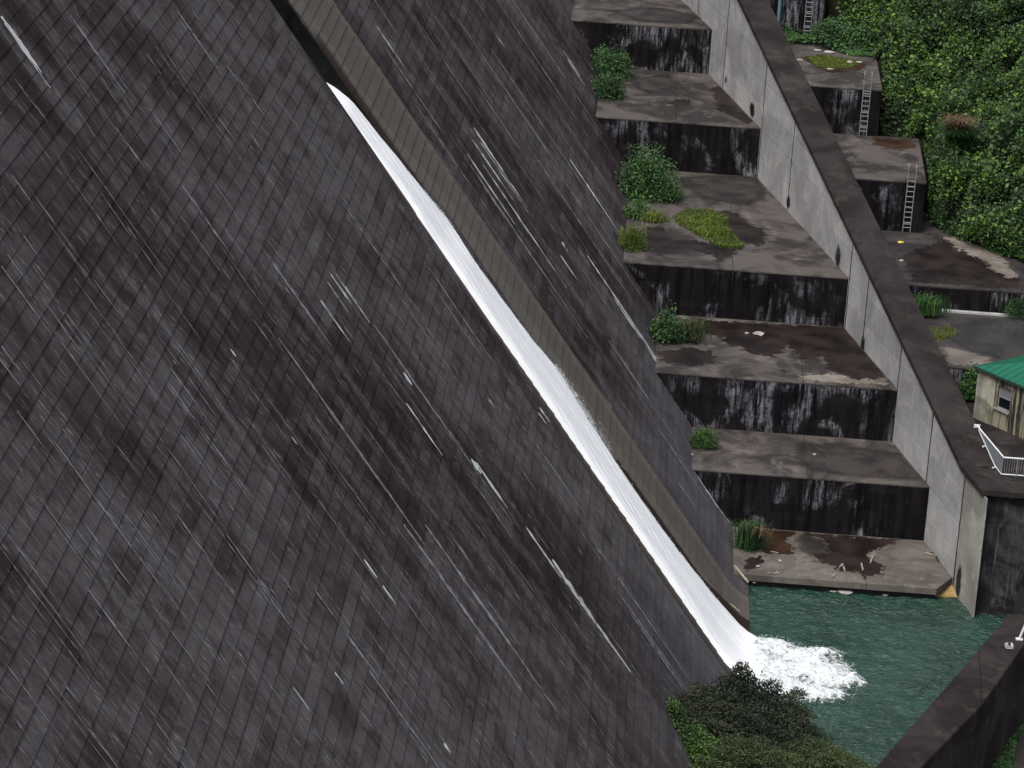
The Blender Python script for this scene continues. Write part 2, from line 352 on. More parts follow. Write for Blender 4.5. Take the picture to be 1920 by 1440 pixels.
pm_ = grid_mesh('pool_water', np.arange(5.0, 24, .085), np.arange(118, 160, .085), pool_h, {'foam': foam_f})
bm = bmesh.new(); bm.from_mesh(pm_); ga, gb = at(1885, 1151, 1.5), at(1640, 1440, 1.5); gs = (gb.x-ga.x)/(gb.y-ga.y)
bmesh.ops.delete(bm, geom=[f for f in bm.faces if f.verts[0].co.y < 145.5 and f.verts[0].co.x > ga.x+gs*(f.verts[0].co.y-ga.y)+.9 or f.verts[0].co.x > 21.6], context='FACES'); bm.to_mesh(pm_); bm.free()
link('pool_water', pm_, M['pool'], kind='structure')

# ------------------------------------------------------------------ dam
dam = empty('dam', (7, 130, 0), label='huge dark concrete gravity dam with ruled sloping downstream face and white lime streaks', cat='dam')
ZT, ZB = 46.0, 1.7
PROF = [(FC-SL*ZT, ZT), (FC-SL*ZB, ZB), (6.22, .86), (6.72, .36), (7.15, .0), (7.45, -.16)]
LEVELS = [(15.62, 208.0), (12.6, 194.8), (9.44, 174.7), (6.48, 164.5), (3.47, 158.0), (.40, 151.55)]   # tread level, front edge
def body(name, y0, y1, prof, m):
    poly = prof+[(7.45, -4), (prof[0][0]-14, -4), (prof[0][0]-14, prof[0][1])]; mb = MB(); n = len(poly)
    mb.add([(x, y0, z) for x, z in poly]+[(x, y1, z) for x, z in poly], [tuple(range(n)), tuple(range(2*n-1, n-1, -1))]+[(i, n+i, n+(i+1) % n, (i+1) % n) for i in range(n)])
    return mb.build(name, m, dam)
def inset(prof, d): return [(x-.8*d, z-.6*d) for x, z in prof]
SUNK = .10
body('dam_body', 40, 137.8, inset(PROF, .0), M['face'])
body('dam_body', 149.85, 235, inset(PROF, .0), M['face'])
chan = inset(PROF, SUNK); chan[-1] = (7.45, -.22)
body('channel_floor', 137.8, 139.4, chan, M['face'])
body('channel_floor', 142.35, 149.85, chan, M['face'])
def facept(z, d=0.0): return (FC-SL*z-.8*d, z-.6*d)
TR = [(ZT, 4.0), (31.5, 3.0), (29.0, 2.6), (27.0, 1.9), (25.0, 1.1), (23.0, .5), (20.5, .2), (17.5, .05)]
trench = [facept(z, d+SUNK) for z, d in TR]+chan[1:]
M['trench_shade'] = concrete('wet concrete in painted shade', (.0018, .0018, .002), (.005, .006, .006), (.03, .035, .03), .9, .3, 0, .25, .1, .6)  # deep shade of the outlet recess put into a near-black colour
body('outlet_trench', 139.4, 142.35, trench, M['trench_shade'])
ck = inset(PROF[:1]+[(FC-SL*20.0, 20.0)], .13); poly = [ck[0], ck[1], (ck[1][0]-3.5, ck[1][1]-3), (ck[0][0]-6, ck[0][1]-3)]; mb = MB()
mb.add([(x, 142.29, z) for x, z in poly]+[(x, 142.348, z) for x, z in poly], [(0, 1, 2, 3), (7, 6, 5, 4), (0, 4, 5, 1), (1, 5, 6, 2), (2, 6, 7, 3), (3, 7, 4, 0)]); mb.build('trench_cheek', M['trench_shade'], dam)  # thin cheek added so the far trench side gets the painted shade
# formwork panels
PW, PH = 1.5, .612
arc = [0.0]
for a, b in zip(PROF, PROF[1:]): arc.append(arc[-1]+math.hypot(b[0]-a[0], b[1]-a[1]))
def prof_at(s):
    for i in range(len(arc)-1):
        if s <= arc[i+1] or i == len(arc)-2:
            t = (s-arc[i])/(arc[i+1]-arc[i]); a, b = PROF[i], PROF[i+1]; return (a[0]+(b[0]-a[0])*t, a[1]+(b[1]-a[1])*t)
nrow = int(arc[-1]/PH); panels = []
for i in range(nrow):
    s1 = arc[-1]-i*PH; s0 = s1-PH; (xa, za), (xb, zb) = prof_at(s0), prof_at(s1); zc = (za+zb)/2
    yl = 224
    for k, (lz, ly) in enumerate(LEVELS):
        if zc < lz: yl = ly+.3
    j = 0
    while True:
        ya = 60+j*PW; j += 1
        if ya > yl: break
        yb = min(ya+PW, yl); yc = (ya+yb)/2; px, py = proj(((xa+xb)/2, yc, zc))
        if px < -260 or px > 2000 or py < -230 or py > 1680: continue
        if yb-ya < .2: continue
        inc = 137.8 < yc < 149.85
        if inc and yc < 142.35 and zc > 16.5: continue
        panels.append([xa, za, xb, zb, ya, yb, inc, math.dist((xa, yc, za), C0), i, 0 < px < 1920 and 0 < py < 1440])
rowoff = [random.uniform(.0, .012) for _ in range(nrow+1)]
def panel_geo(pn):
    xa, za, xb, zb, ya, yb, inc, _, i, _ = pn
    d = Vector((xb-xa, 0, zb-za)).normalized(); N = Vector((-d.z, 0, d.x)); off = -SUNK if inc else 0
    if inc and ya < 137.8 < yb: ya = 137.8
    if not inc and abs(ya-136.5) < 1e-6: yb = min(yb, 137.8)
    g1, g2 = .010, .001
    if abs((ya/15) % 1) < .01: ya += .02
    hb, ht = .018+rowoff[i]*2.5+random.uniform(0, .004), .004+random.uniform(0, .002)
    A = Vector((xa, 0, za))+d*g1; B = Vector((xb, 0, zb))-d*g1; ya += g2; yb -= g2; c = .010
    def P(q, y, h): v = q+N*(h+off); return (v.x, y, v.z)
    V = [P(A, ya, -.04), P(A, yb, -.04), P(B, yb, -.04), P(B, ya, -.04), P(A+d*c, ya, ht), P(A+d*c, yb, ht), P(B-d*c*.5, yb, hb), P(B-d*c*.5, ya, hb)]
    return V, [(0, 1, 5, 4), (1, 2, 6, 5), (2, 3, 7, 6), (3, 0, 4, 7), (4, 5, 6, 7)]
straight = [p for p in panels if p[1] < ZT-.5 and p[3] > ZB+.1 and p[9] and not p[6] and p[5]-p[4] > 1.49 and abs(p[4]-136.5) > .1]
straight.sort(key=lambda p: p[7]); near = straight[:290]; nearset = set(id(p) for p in near)
def slope_mesh(k):
    mb = MB(); r = random.Random(k); hb, ht = .019+.0065*k, .004+r.uniform(0, .002); a, b, c = PW/2-.001, PH/2-.010, .008
    mb.add([(-a, b, -.04), (a, b, -.04), (a, -b, -.04), (-a, -b, -.04), (-a, b-c, ht), (a, b-c, ht), (a, -b+c*.5, hb), (-a, -b+c*.5, hb)],
           [(1, 0, 4, 5), (2, 1, 5, 6), (3, 2, 6, 7), (0, 3, 7, 4), (5, 4, 7, 6)]); me = mb.mesh('concrete_panel'); me.materials.append(M['face']); return me
SM = [slope_mesh(k) for k in range(5)]
dinv = parent_inv(dam)
nx_ = Vector((1, 0, SL)).normalized(); ux_ = Vector((-SL, 0, 1)).normalized()     # normal and up-slope
RM = Matrix(((0, ux_.x, nx_.x), (1, ux_.y, nx_.y), (0, ux_.z, nx_.z))).to_4x4()
for p in near:
    o = bpy.data.objects.new('concrete_panel', SM[min(4, int(rowoff[p[8]]/.012*4.99))]); COL.objects.link(o); o.parent = dam; o.matrix_parent_inverse = dinv
    o.matrix_basis = Matrix.Translation(((p[0]+p[2])/2, (p[4]+p[5])/2, (p[1]+p[3])/2)) @ RM
V = []; Fq = []; rn = []
for p in panels:
    if id(p) in nearset: continue
    v, f = panel_geo(p); n = len(V); V += v; Fq += [[q+n for q in t] for t in f]; r = random.random(); rn += [r]*5
link('concrete_panels', np_mesh('concrete_panels', V, Fq, {'rnd': ('FACE', rn)}), M['face'], dam, kind='stuff')
# far rows beyond the seen area are plain body; lime streaks are thin crusts on the face
def streak_geo(mb, y, z0, z1, w, seed, lift=.042):
    r = random.Random(seed); n = max(4, int((z0-z1)/.16)); L = []; R_ = []; dr = 0
    for i in range(n+1):
        t = i/n; z = z0+(z1-z0)*t; ww = w*(.35+.65*math.sin(math.pi*min(1, t*1.0+.12)))*r.uniform(.6, 1.25); dr = dr*.9+r.uniform(-.018, .018); ww *= r.uniform(.5, 1.5); cy = y+dr
        x, zz = facept(z, -lift); 
        if z < ZB: x, zz = prof_near(z, lift)
        L.append((x, cy-ww/2, zz)); R_.append((x, cy+ww/2, zz))
    mb.add(L+R_, [(i, i+1, n+2+i, n+1+i) for i in range(n)])
def prof_near(z, lift):
    for (xa, za), (xb, zb) in zip(PROF, PROF[1:]):
        if zb <= z <= za: t = (za-z)/(za-zb); return xa+(xb-xa)*t+.6*lift, z+.8*lift
    return PROF[-1][0], z
def streaks(name, lst, m, lift):
    mb = MB()
    for k, (x0, y0, x1, y1, w) in enumerate(lst):
        a, b = onface(x0, y0), onface(x1, y1); z1 = max(b.z, .5); streak_geo(mb, a.y, a.z, z1, w/6000*a.y*3.5, k, lift)
    mb.build(name, m, dam, kind='stuff')
bright = [(0, 32, 75, 140, 6), (6, 45, 90, 170, 3), (887, 240, 940, 330, 3.5), (892, 250, 985, 400, 2.5), (884, 262, 962, 372, 3), (900, 268, 990, 402, 2), (875, 290, 965, 415, 2.5), (905, 310, 1060, 545, 2.5),
 (985, 990, 1050, 1082, 4), (1034, 1050, 1180, 1268, 6.5), (1040, 1062, 1120, 1180, 3.5), (1068, 300, 1162, 440, 3.5), (1100, 480, 1240, 705, 3.5), (1150, 560, 1300, 806, 3.5), (1262, 720, 1297, 800, 3), (1300, 884, 1390, 1010, 4), (1180, 600, 1290, 790, 2.5),
 (618, 515, 672, 600, 2.5), (626, 512, 690, 612, 2.5), (612, 530, 650, 590, 2), (600, 565, 652, 640, 3), (760, 757, 828, 852, 3), (882, 862, 900, 890, 8), (892, 870, 948, 965, 4.5), (1010, 765, 1030, 790, 3), (1018, 762, 1042, 792, 2.5), (1008, 775, 1022, 800, 3),
 (681, 1050, 705, 1085, 3), (716, 1100, 742, 1135, 3), (548, 1290, 578, 1340, 3), (626, 1262, 640, 1290, 3), (430, 655, 440, 672, 2.5), (1055, 95, 1085, 150, 2.5), (1062, 110, 1095, 165, 2.5), (755, 700, 772, 716, 4), (915, 750, 925, 765, 3), (830, 1395, 842, 1415, 3), (1052, 455, 1062, 490, 4), (1050, 480, 1080, 530, 2.5), (545, 820, 556, 832, 2), (705, 50, 760, 118, 2), (925, 60, 945, 92, 2)]
greyl = [(755, 985, 1012, 1330, 4.5), (840, 1000, 890, 1062, 4), (795, 985, 1050, 1310, 4.5), (520, 635, 800, 1000, 3.5), (560, 690, 800, 960, 2.5), (510, 495, 625, 640, 4), (340, 350, 440, 480, 3), (215, 240, 270, 330, 3), (280, 205, 340, 300, 3), (330, 20, 420, 140, 2.5), (130, 30, 240, 175, 3),
 (930, 0, 1110, 260, 2.5), (860, 40, 1070, 330, 2.2), (915, 85, 1130, 380, 2.2), (895, 165, 1010, 310, 2.2), (960, 0, 1130, 230, 2.5), (905, 350, 1020, 520, 3), (880, 310, 1100, 640, 2.5), (720, 90, 850, 270, 2.5), (780, 200, 930, 420, 2), (1000, 290, 1180, 540, 2.5), (1030, 300, 1200, 560, 2.2), (1010, 640, 1130, 800, 2.5), (990, 600, 1110, 770, 2.2), (1140, 640, 1260, 810, 3),
 (720, 640, 900, 890, 2.2), (640, 380, 800, 610, 2), (800, 500, 960, 740, 2), (700, 610, 960, 985, 2.5), (980, 800, 1120, 1000, 2), (1100, 1000, 1300, 1280, 2.5), (1150, 1100, 1330, 1330, 2.5), (1180, 1150, 1350, 1370, 2.2), (300, 700, 480, 940, 2), (100, 830, 330, 1150, 2), (150, 1090, 310, 1310, 2), (480, 1090, 580, 1210, 2.2), (590, 1110, 730, 1310, 2.5), (690, 1260, 840, 1440, 2.2), (0, 500, 90, 620, 2), (0, 650, 70, 735, 3), (420, 1000, 560, 1200, 1.8), (20, 330, 60, 380, 2.5), (1230, 800, 1330, 960, 2.5), (1270, 905, 1300, 960, 2.5), (1120, 740, 1180, 820, 2)]
rs = random.Random(5)
for _ in range(230):
    x = rs.uniform(-10, 1150); y = rs.uniform(-20, 1440)
    if x > 480+.66*y and x < 680+.68*y and rs.random() < .9: continue
    if x > 1030+.25*y: continue
    L = rs.choice([12, 20, 30, 45, 70, 120, 170]); greyl.append((x, y, x+L*.58, y+L*.82, rs.uniform(.6, 1.7)))
for _ in range(110):
    x = rs.uniform(-10, 1100); y = rs.uniform(-40, 1300)
    if (x > 440+.66*y and x < 700+.68*y) or x > 1000+.25*y: continue
    L = rs.uniform(140, 380); greyl.append((x, y, x+L*.58, y+L*.82, rs.uniform(.5, 1.1)))
def ok(t):
    y = onface(t[0], t[1]).y; return not (137.2 < y < 150.3)
streaks('lime_streaks', [t for t in bright if ok(t)], M['lime'], .046); streaks('lime_streaks', [t for t in greyl if ok(t)], M['lime2'], .050)

# ------------------------------------------------------------------ running water on the face
SR = [(616, 147), (653, 180), (690, 227), (740, 290), (783, 343), (840, 410), (877, 480), (933, 557), (993, 637), (1040, 693), (1093, 777), (1153, 873), (1213, 960), (1267, 1033), (1304, 1080), (1335, 1119), (1367, 1155), (1400, 1186)]
rows = []
for k, (x, y) in enumerate(SR):
    p = onface(x, y)
    if p.z > 19.5:
        yy = max(142.3, p.y+.05)
        q = on_plane(x, y, (0, yy, 0), (0, 1, 0)); d = (FC-SL*q.z-q.x)*.8; rows.append((q.z, yy, max(d, -.10)))
    else: rows.append((p.z, p.y+.05, -.10))
rows.append((29.6, 142.3, 2.1)); rows.sort(key=lambda t: -t[0]); RZ = [t[0] for t in rows][::-1]; RY = [t[1] for t in rows][::-1]; RD = [t[2] for t in rows][::-1]
zz = np.concatenate([np.arange(rows[0][0], 1.7, -.22), np.array([1.7])]); V = []; ny = 40
def yr_at(z): return float(np.interp(z, RZ, RY))
def dp_at(z): return float(np.interp(z, RZ, RD))
path = []
for z in zz:
    d = dp_at(z); path.append((FC-SL*z-.8*(d), z-.6*d*0, z, d))
pts = []
for z in zz:
    d = dp_at(z); X, Z_ = FC-SL*z, z
    zc = z
    pts.append((X-.8*d, Z_-.6*d, z, yr_at(z)))
for k, (x, z) in enumerate([(6.22, .86), (6.72, .36), (7.15, .05), (7.5, -.1), (7.9, -.3), (8.3, -.5)]): pts.append((x+.1, z+.16, z, 145.0-.08*k))
for i, (x, zv, z, yr) in enumerate(pts):
    yl = 139.2 if z < 22 else 139.42
    if z < 1.7: yl = 139.2+.12*i*0
    for j in range(ny+1):
        t = j/ny; y = yl+(yr-yl)*t; edge = min(t, 1-t)*8; h = .10*min(1, edge)+.02*math.sin(y*3+z*.7)+.012*math.sin(y*9.7-z*2.9)+random.uniform(-.012, .012)
        if edge < .5 and j == ny and 9.5 < z < 13.4: y += random.uniform(-.12, .16)
        if j == ny: y += random.uniform(-.05, .06)
        if j in (0, ny): h = -.30
        V.append((x+.8*h, y, zv+.6*h))
ni = len(pts); Fq = [[i*(ny+1)+j, (i+1)*(ny+1)+j, (i+1)*(ny+1)+j+1, i*(ny+1)+j+1] for i in range(ni-1) for j in range(ny)]
link('spillway_water', np_mesh('spillway_water', V, Fq, smooth=True), M['stream'], kind='structure')
# splashes: right bank of the stream and at the plunge
def drops(name, P, r0, r1, **k):
    n = len(P); R_ = rng.uniform(r0, r1, n); base = np.array([(1, 0, 0), (-1, 0, 0), (0, 1, 0), (0, -1, 0), (0, 0, 1), (0, 0, -1)], float)
    V = (P[:, None, :]+base[None]*R_[:, None, None]).reshape(-1, 3); f = np.array([(0, 2, 4), (2, 1, 4), (1, 3, 4), (3, 0, 4), (2, 0, 5), (1, 2, 5), (3, 1, 5), (0, 3, 5)])
    Fq = (np.arange(n)[:, None, None]*6+f[None]).reshape(-1, 3); return link(name, np_mesh(name, V, Fq), M['spray'], None, **k)
P = []
for _ in range(1500):
    z = 8.2+5.2*rng.beta(2.4, 1.6); y = yr_at(z)+abs(rng.normal(0, .16)); x, zv = facept(z, -abs(rng.normal(.03, .12))); P.append((x, y, zv))
for _ in range(1100):
    z = rng.uniform(1.5, 24); y = yr_at(z)+abs(rng.normal(0, .05)); x, zv = facept(z, -.04-abs(rng.normal(0, .05)) if z < 19 else dp_at(z)); P.append((x, y, zv))
for _ in range(4200):
    a = FOAM[rng.integers(len(FOAM))]; th = rng.uniform(0, 6.28); rr = rng.uniform(.3, 1.12); x = max(7.5, a[0]+a[2]*rr*math.cos(th)); y = a[1]+a[3]*rr*math.sin(th)
    P.append((x, y, WZ+.02+abs(rng.normal(0, .06))+.3*foam_f(np.array(x), np.array(y))))
drops('water_spray', np.array(P), .005, .020, kind='stuff', label='white spray flying off the chute water and its plunge foam')

# ------------------------------------------------------------------ stepped abutment between the dam and the training wall
WA, WB = -0.24500842, 55.52785
def wx(Y): return WA*Y+WB
WLEN = math.hypot(1, WA)
steps = empty('stepped_abutment', (12, 165, 0), label='broad weathered concrete steps descending to the pool between dam face and pale wall', cat='concrete steps')
fronts = [(18.67, 226.0)]+LEVELS
def fx(z): return FC-SL*z
JO = .02
def tread_slab(name, poly, z, t=.10, m='tread', parent=steps):
    mb = MB(); mb.prism(poly, z-t, z); return bevel(mb.build(name, M[m], parent), .015)
for k in range(1, len(fronts)):
    z, yf = fronts[k]; yb = fronts[k-1][1]; zb = fronts[k+1][0] if k+1 < len(fronts) else -3
    mb = MB(); lo = zb-1.6
    if k == len(fronts)-1:
        # lowest landing: slab over an undercut, corner cut off towards the wall
        a = at(1786, 1082, .4); b = at(1757, 1106, .4)
        mb.prism([(6.6, yf+.35), (b.x-.1, yf+.35), (a.x-.3, a.y+.3), (a.x-.3, yb+1), (3, yb+1)], -4, z-.34)
        mb.build('step_core', M['mould'], steps)
        xs = [6.7, at(1625, 1093, .4).x, None]
        P1 = [(xs[0], yf), (xs[1]-JO/2, yf), (xs[1]-JO/2-.6, yb+.5), (4.5, yb+.5)]
        P2 = [(xs[1]+JO/2, yf), (b.x, yf), (a.x, a.y), (wx(yb+.5)-.02, yb+.5), (xs[1]+JO/2-.6, yb+.5)]
        for P_ in (P1, P2): tread_slab('landing_slab', P_, z, .36, 'treadw')
        continue
    mb.prism([(fx(z)-2, yf+.02), (wx(yf)+.6, yf+.02), (wx(yb+1)+.6, yb+1), (fx(z)-2, yb+1)], lo, z-.09)
    mb.build('step_core', M['riser'], steps)
    # tread slabs, a joint across and one along
    X0, X1 = fx(z)-.3, wx(yf)
    cuts = [0, .5, 1] if k != 4 else [0, .62, 1]
    ym = yf+(yb-yf)*.52
    for a, b in zip(cuts, cuts[1:]):
        for (ya, yc) in ((yf, ym-JO/2), (ym+JO/2, yb+.3)):
            xa, xb = X0+(X1-X0)*a+JO/2*(a > 0), X0+(X1-X0)*b-JO/2*(b < 1)
            r1 = wx(yc) if b == 1 else xb
            if r1 < xa+.1: continue
            poly = [(xa, ya), (xb if b < 1 else wx(ya), ya), (r1, yc), (xa, yc)]
            if b < 1: poly = clip(poly, lambda p: wx(p[1])-p[0]);
            if len(poly) > 2: tread_slab('tread_slab', poly, z, .10)
    # riser formwork boards
    fr = (Vector((0, yf+.02, 0)), Vector((1, 0, 0)), Vector((0, 0, 1)), Vector((0, -1, 0)))
    H = z-.12-zb; nr = 6; ph = H/nr
    for i in range(nr):
        za, zc2 = zb+i*ph, zb+(i+1)*ph; x = fx(za)-.2; 
        xr = wx(yf)
        while x < xr-.05:
            x2 = min(x+1.5, xr)
            poly = [(x+.006, za+.006), (x2-.006, za+.006), (x2-.006, zc2-.006), (x+.006, zc2-.006)]
            if x2 > fx(zc2)-.1:
                mb = MB(); mb.slab(poly, fr, .016+random.uniform(0, .010), .006); mb.build('riser_board', M['riser'], steps)
            x = x2
# ------------------------------------------------------------------ training wall
wall = empty('training_wall', (15, 165, 6), label='long pale grey training wall with dark sloping coping beside the steps', cat='retaining wall')
WN = Vector((-1, WA, 0)).normalized()      # towards the steps
Wd = Vector((WA, 1, 0)).normalized()
YE = 150.45                                 # downstream end
def ztop(Y): return max(6.15, 15.21+(Y-187.7)*.2635)
YR = [YE, 153.3, 240.0]
TH = 1.45
mb = MB()
def wp(Y, z, off): p = Vector((wx(Y), Y, z))+WN*off; return (p.x, p.y, p.z)
ys = [YE, 153.3, 238]; vs = []
for off in (0, -TH):
    for Y in ys: vs += [wp(Y, -4, off), wp(Y, ztop(Y), off)]
fs = [(0, 1, 3, 2), (2, 3, 5, 4), (6, 8, 9, 7), (8, 10, 11, 9), (0, 6, 7, 1), (1, 7, 9, 3), (3, 9, 11, 5), (4, 5, 11, 10)]
mb.add(vs, fs); mb.build('wall_core', M['joint'], wall)
def wY(x, y): return on_plane(x, y, (WB, 0, 0), (1, -WA, 0)).y
joints = [YE+.02, wY(1849, 960), wY(1806, 930), wY(1748, 800), wY(1690, 660), wY(1629, 530), wY(1594, 515), wY(1486, 285), wY(1438, 130), wY(1364, 55)]
joints.sort(); joints = [j for i, j in enumerate(joints) if i == 0 or j-joints[i-1] > .9]
while joints[-1] < 236: joints.append(joints[-1]+7.5)
O = Vector((WB, 0, 0)); ex = Vector((WA, 1, 0))
fr = (O, ex, Vector((0, 0, 1)), WN)
for a, b in zip(joints, joints[1:]):
    for i in range(-2, 24):
        za, zb = .35+i*1.52, .35+(i+1)*1.52
        lv = min([lz for lz, ly in LEVELS if True and ly < (a+b)/2+14] or [0])
        zmin = -3
        for lz, ly in LEVELS[::-1]:
            if a > ly: zmin = lz-.3
        if zb < zmin: continue
        g = .10; poly = [(a+g, za+.020), (b-g, za+.020), (b-g, zb-.020), (a+g, zb-.020)]
        poly = clip(poly, lambda p: ztop(a)-.01-p[1] if False else (15.21+(p[0]-187.7)*.2635)-.01-p[1] if p[0] > 153.3 else 6.14-p[1])
        if len(poly) < 3: continue
        if a < 153.3 < b or b <= 153.3: poly = clip(poly, lambda p: 6.14+max(0, (b-153.3))*.27-p[1])
        poly.reverse()
        if len(poly) > 2:
            mb = MB(); mb.slab(poly, fr, .020+random.uniform(0, .008), .008); mb.build('wall_panel', M['wall_warm' if b < 157 else 'wall'], wall)
# coping: sloping cap with a projecting fascia, in pieces
OV = .17; CW = 1.72
cj = [153.3+6.0*i for i in range(15)]
for a, b in zip(cj, cj[1:]):
    a2, b2 = a+.006, b-.006; mb = MB()
    def cp(Y, off, h): return wp(Y, 15.21+(Y-187.7)*.2635+h, off)
    w = -(CW-.0)
    vs = [cp(a2, OV, 0), cp(a2, OV, .35), cp(a2, w, .35), cp(a2, w, 0), cp(b2, OV, 0), cp(b2, OV, .35), cp(b2, w, .35), cp(b2, w, 0)]
    mb.add(vs, [(0, 3, 2, 1), (4, 5, 6, 7), (0, 1, 5, 4), (1, 2, 6, 5), (2, 3, 7, 6), (3, 0, 4, 7)]); bevel(mb.build('coping_stone', M['coping'], wall), .03)
ALG = soft('black algae film', (.010, .009, .010), (.03, .028, .03), .85, 1.6, .35, 3.0)
# algae fans and drain stains at the foot of the wall
def blob(cx, cy, rx, ry, seed, n=22, jag=.25):
    r = random.Random(seed); return [(cx+rx*math.cos(2*math.pi*i/n)*(1+r.uniform(-jag, jag)), cy+ry*math.sin(2*math.pi*i/n)*(1+r.uniform(-jag, jag))) for i in range(n)]
for k, (x, y, w, h) in enumerate([(1411, 208, .85, 1.0), (1479, 380, .6, .9), (1572, 484, .75, 1.3), (1618, 650, .5, 1.2), (1798, 1095, .55, 1.8), (1362, 150, .3, .5)]):
    c = on_plane(x, y, (WB, 0, 0), (1, -WA, 0)); n = 20; h *= .6; w *= .95
    pts_ = [wp(c.y, c.z, .034)]+[wp(c.y+w*math.cos(6.283*i/n), c.z+h*math.sin(6.283*i/n)*(1.0 if math.sin(6.283*i/n) < 0 else 1.3), .034) for i in range(n)]
    me = np_mesh('algae_stain', pts_, [[0, 1+i, 1+(i+1) % n] for i in range(n)], {'edge': ('POINT', [1.0]+[-.6]*n)}); link('algae_stain', me, ALG, wall)

# ------------------------------------------------------------------ abutment block, platform
abut = empty('abutment_block', (22, 152, 0), label='tall streaked grey concrete block standing in the pool at the foot of the pale wall', cat='concrete block')
AX = wx(YE)
mb = MB(); mb.prism([(AX+.06, YE+.06), (34, YE+.06), (34, 164.5), (wx(164.5)+.4, 164.5)], -4, 6.15); mb.build('block_core', M['joint'], abut)
frA = (Vector((0, YE+.06, 0)), Vector((1, 0, 0)), Vector((0, 0, 1)), Vector((0, -1, 0)))
M['abut'] = concrete('streaked grey concrete', (.012, .011, .013), (.055, .055, .060), (.15, .15, .155), .5, .35, .75, .45, .3, thr=(.40, .62))
for i in range(-2, 5):
    za, zb = .1+i*1.52-.05, .1+(i+1)*1.52-.05
    if i == 3: zb = 6.14
    if i == 4: break
    x = AX+.03
    while x < 33:
        x2 = x+1.8; mb = MB()
        mb.slab([(x+.006, za+.006), (x2-.006, za+.006), (x2-.006, zb-.006), (x+.006, zb-.006)], frA, .03+random.uniform(0, .006), .01)
        if not (i <= 0 and AX+1.8 < x+.5 < AX+3.4 and False): mb.build('face_panel', M['abut'], abut)
        x = x2
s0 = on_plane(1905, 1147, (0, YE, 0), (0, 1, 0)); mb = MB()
mb.slab([(s0.x-.30, -1.2), (s0.x+.42, -1.2), (s0.x+.30, 1.1), (s0.x+.16, 1.45), (s0.x+.02, 1.2)], frA, .041, .004); mb.build('painted_opening', M['mould'], abut)  # flat panel on the face; the darkness inside the opening is its colour
# platform deck
plat = empty('platform', (22, 157, 6.5), label='flat dark concrete deck above the pool carrying the white railing and small house', cat='platform')
mb = MB(); q = Vector((wx(YE), YE))
mb.prism([(wx(YE-.25)-OV, YE-.3), (34, YE-.3), (34, 164.4), (wx(164.4)+1.2, 164.4), (wx(153.28)+1.2, 153.28), (wx(153.28)-OV, 153.28)], 6.16, 6.51)
bevel(mb.build('deck', M['coping'], plat), .03)

# ------------------------------------------------------------------ railing
rail = empty('railing', (19.7, 152.4, 6.51), label='white handrail with thin grey bars round the corner of the dark deck', cat='railing')
cA = at(1878, 892, 6.51); zt = 7.5; RX2 = 31
end = Vector(on_plane(1826, 800, (0, 157.2, 0), (0, 1, 0)))
def cop_z(Y): return 15.21+(Y-187.7)*.2635+.35
eY = 187.7+(zt-15.56)/.2635-.3
dirR = Vector((WA, 1, 0)); c1 = Vector((cA.x, cA.y, 0)); e1 = c1+dirR*(eY-cA.y); e1.x += .12
def seg_pt(t): return c1+(e1-c1)*t
mb = MB(); mb.tube([(e1.x, e1.y, zt), (c1.x, c1.y, zt)], .045); mb.tube([(c1.x, c1.y, zt), (RX2, c1.y-.02, zt)], .045); mb.build('top_rail', M['white'], rail)
mb = MB(); low = [(seg_pt(t).x, seg_pt(t).y, max(6.51, cop_z(seg_pt(t).y))+.07) for t in (0.93, .6, .25, .1, 0)]
mb.tube(low, .032); mb.tube([(c1.x, c1.y, 6.6), (RX2, c1.y-.02, 6.6)], .032); mb.build('bottom_rail', M['white'], rail)
mb = MB(); mb.box((e1.x-.16, e1.y-.05, zt-.12), (e1.x+.16, e1.y+.02, zt+.06)); mb.build('end_plate', M['white'], rail)
pm = MB(); pm.tube([(0, 0, 0), (0, 0, zt-6.5)], .03); pme = pm.mesh('post'); pme.materials.append(M['bar'])
for x in np.arange(c1.x+.72, RX2, 1.5):
    o = link('post', pme, None, rail); o.matrix_basis = Matrix.Translation((x, c1.y-.01, 6.5))
bm_ = MB(); bm_.tube([(0, 0, 0), (0, 0, zt-6.6)], .011, 5); bme = bm_.mesh('baluster'); bme.materials.append(M['bar'])
for x in np.arange(c1.x+.1, c1.x+9, .12):
    o = link('baluster', bme, None, rail); o.matrix_basis = Matrix.Translation((x, c1.y, 6.6))
n = 42
for i in range(n):
    p = seg_pt((i+.5)/n*.93); zb = max(6.51, cop_z(p.y))+.07; mb = MB(); mb.tube([(p.x, p.y, zb), (p.x, p.y, zt)], .016, 5); mb.build('baluster', M['bar'], rail)
for t in (.22, .62):
    p = seg_pt(t); zb = max(6.51, cop_z(p.y)); mb = MB(); mb.tube([(p.x-.14, p.y, zb+.03), (p.x, p.y, zb+.07)], .03); mb.tube([(p.x-.14, p.y, zb-.02), (p.x-.14, p.y, zb+.06)], .05); mb.build('foot_bracket', M['white'], rail)

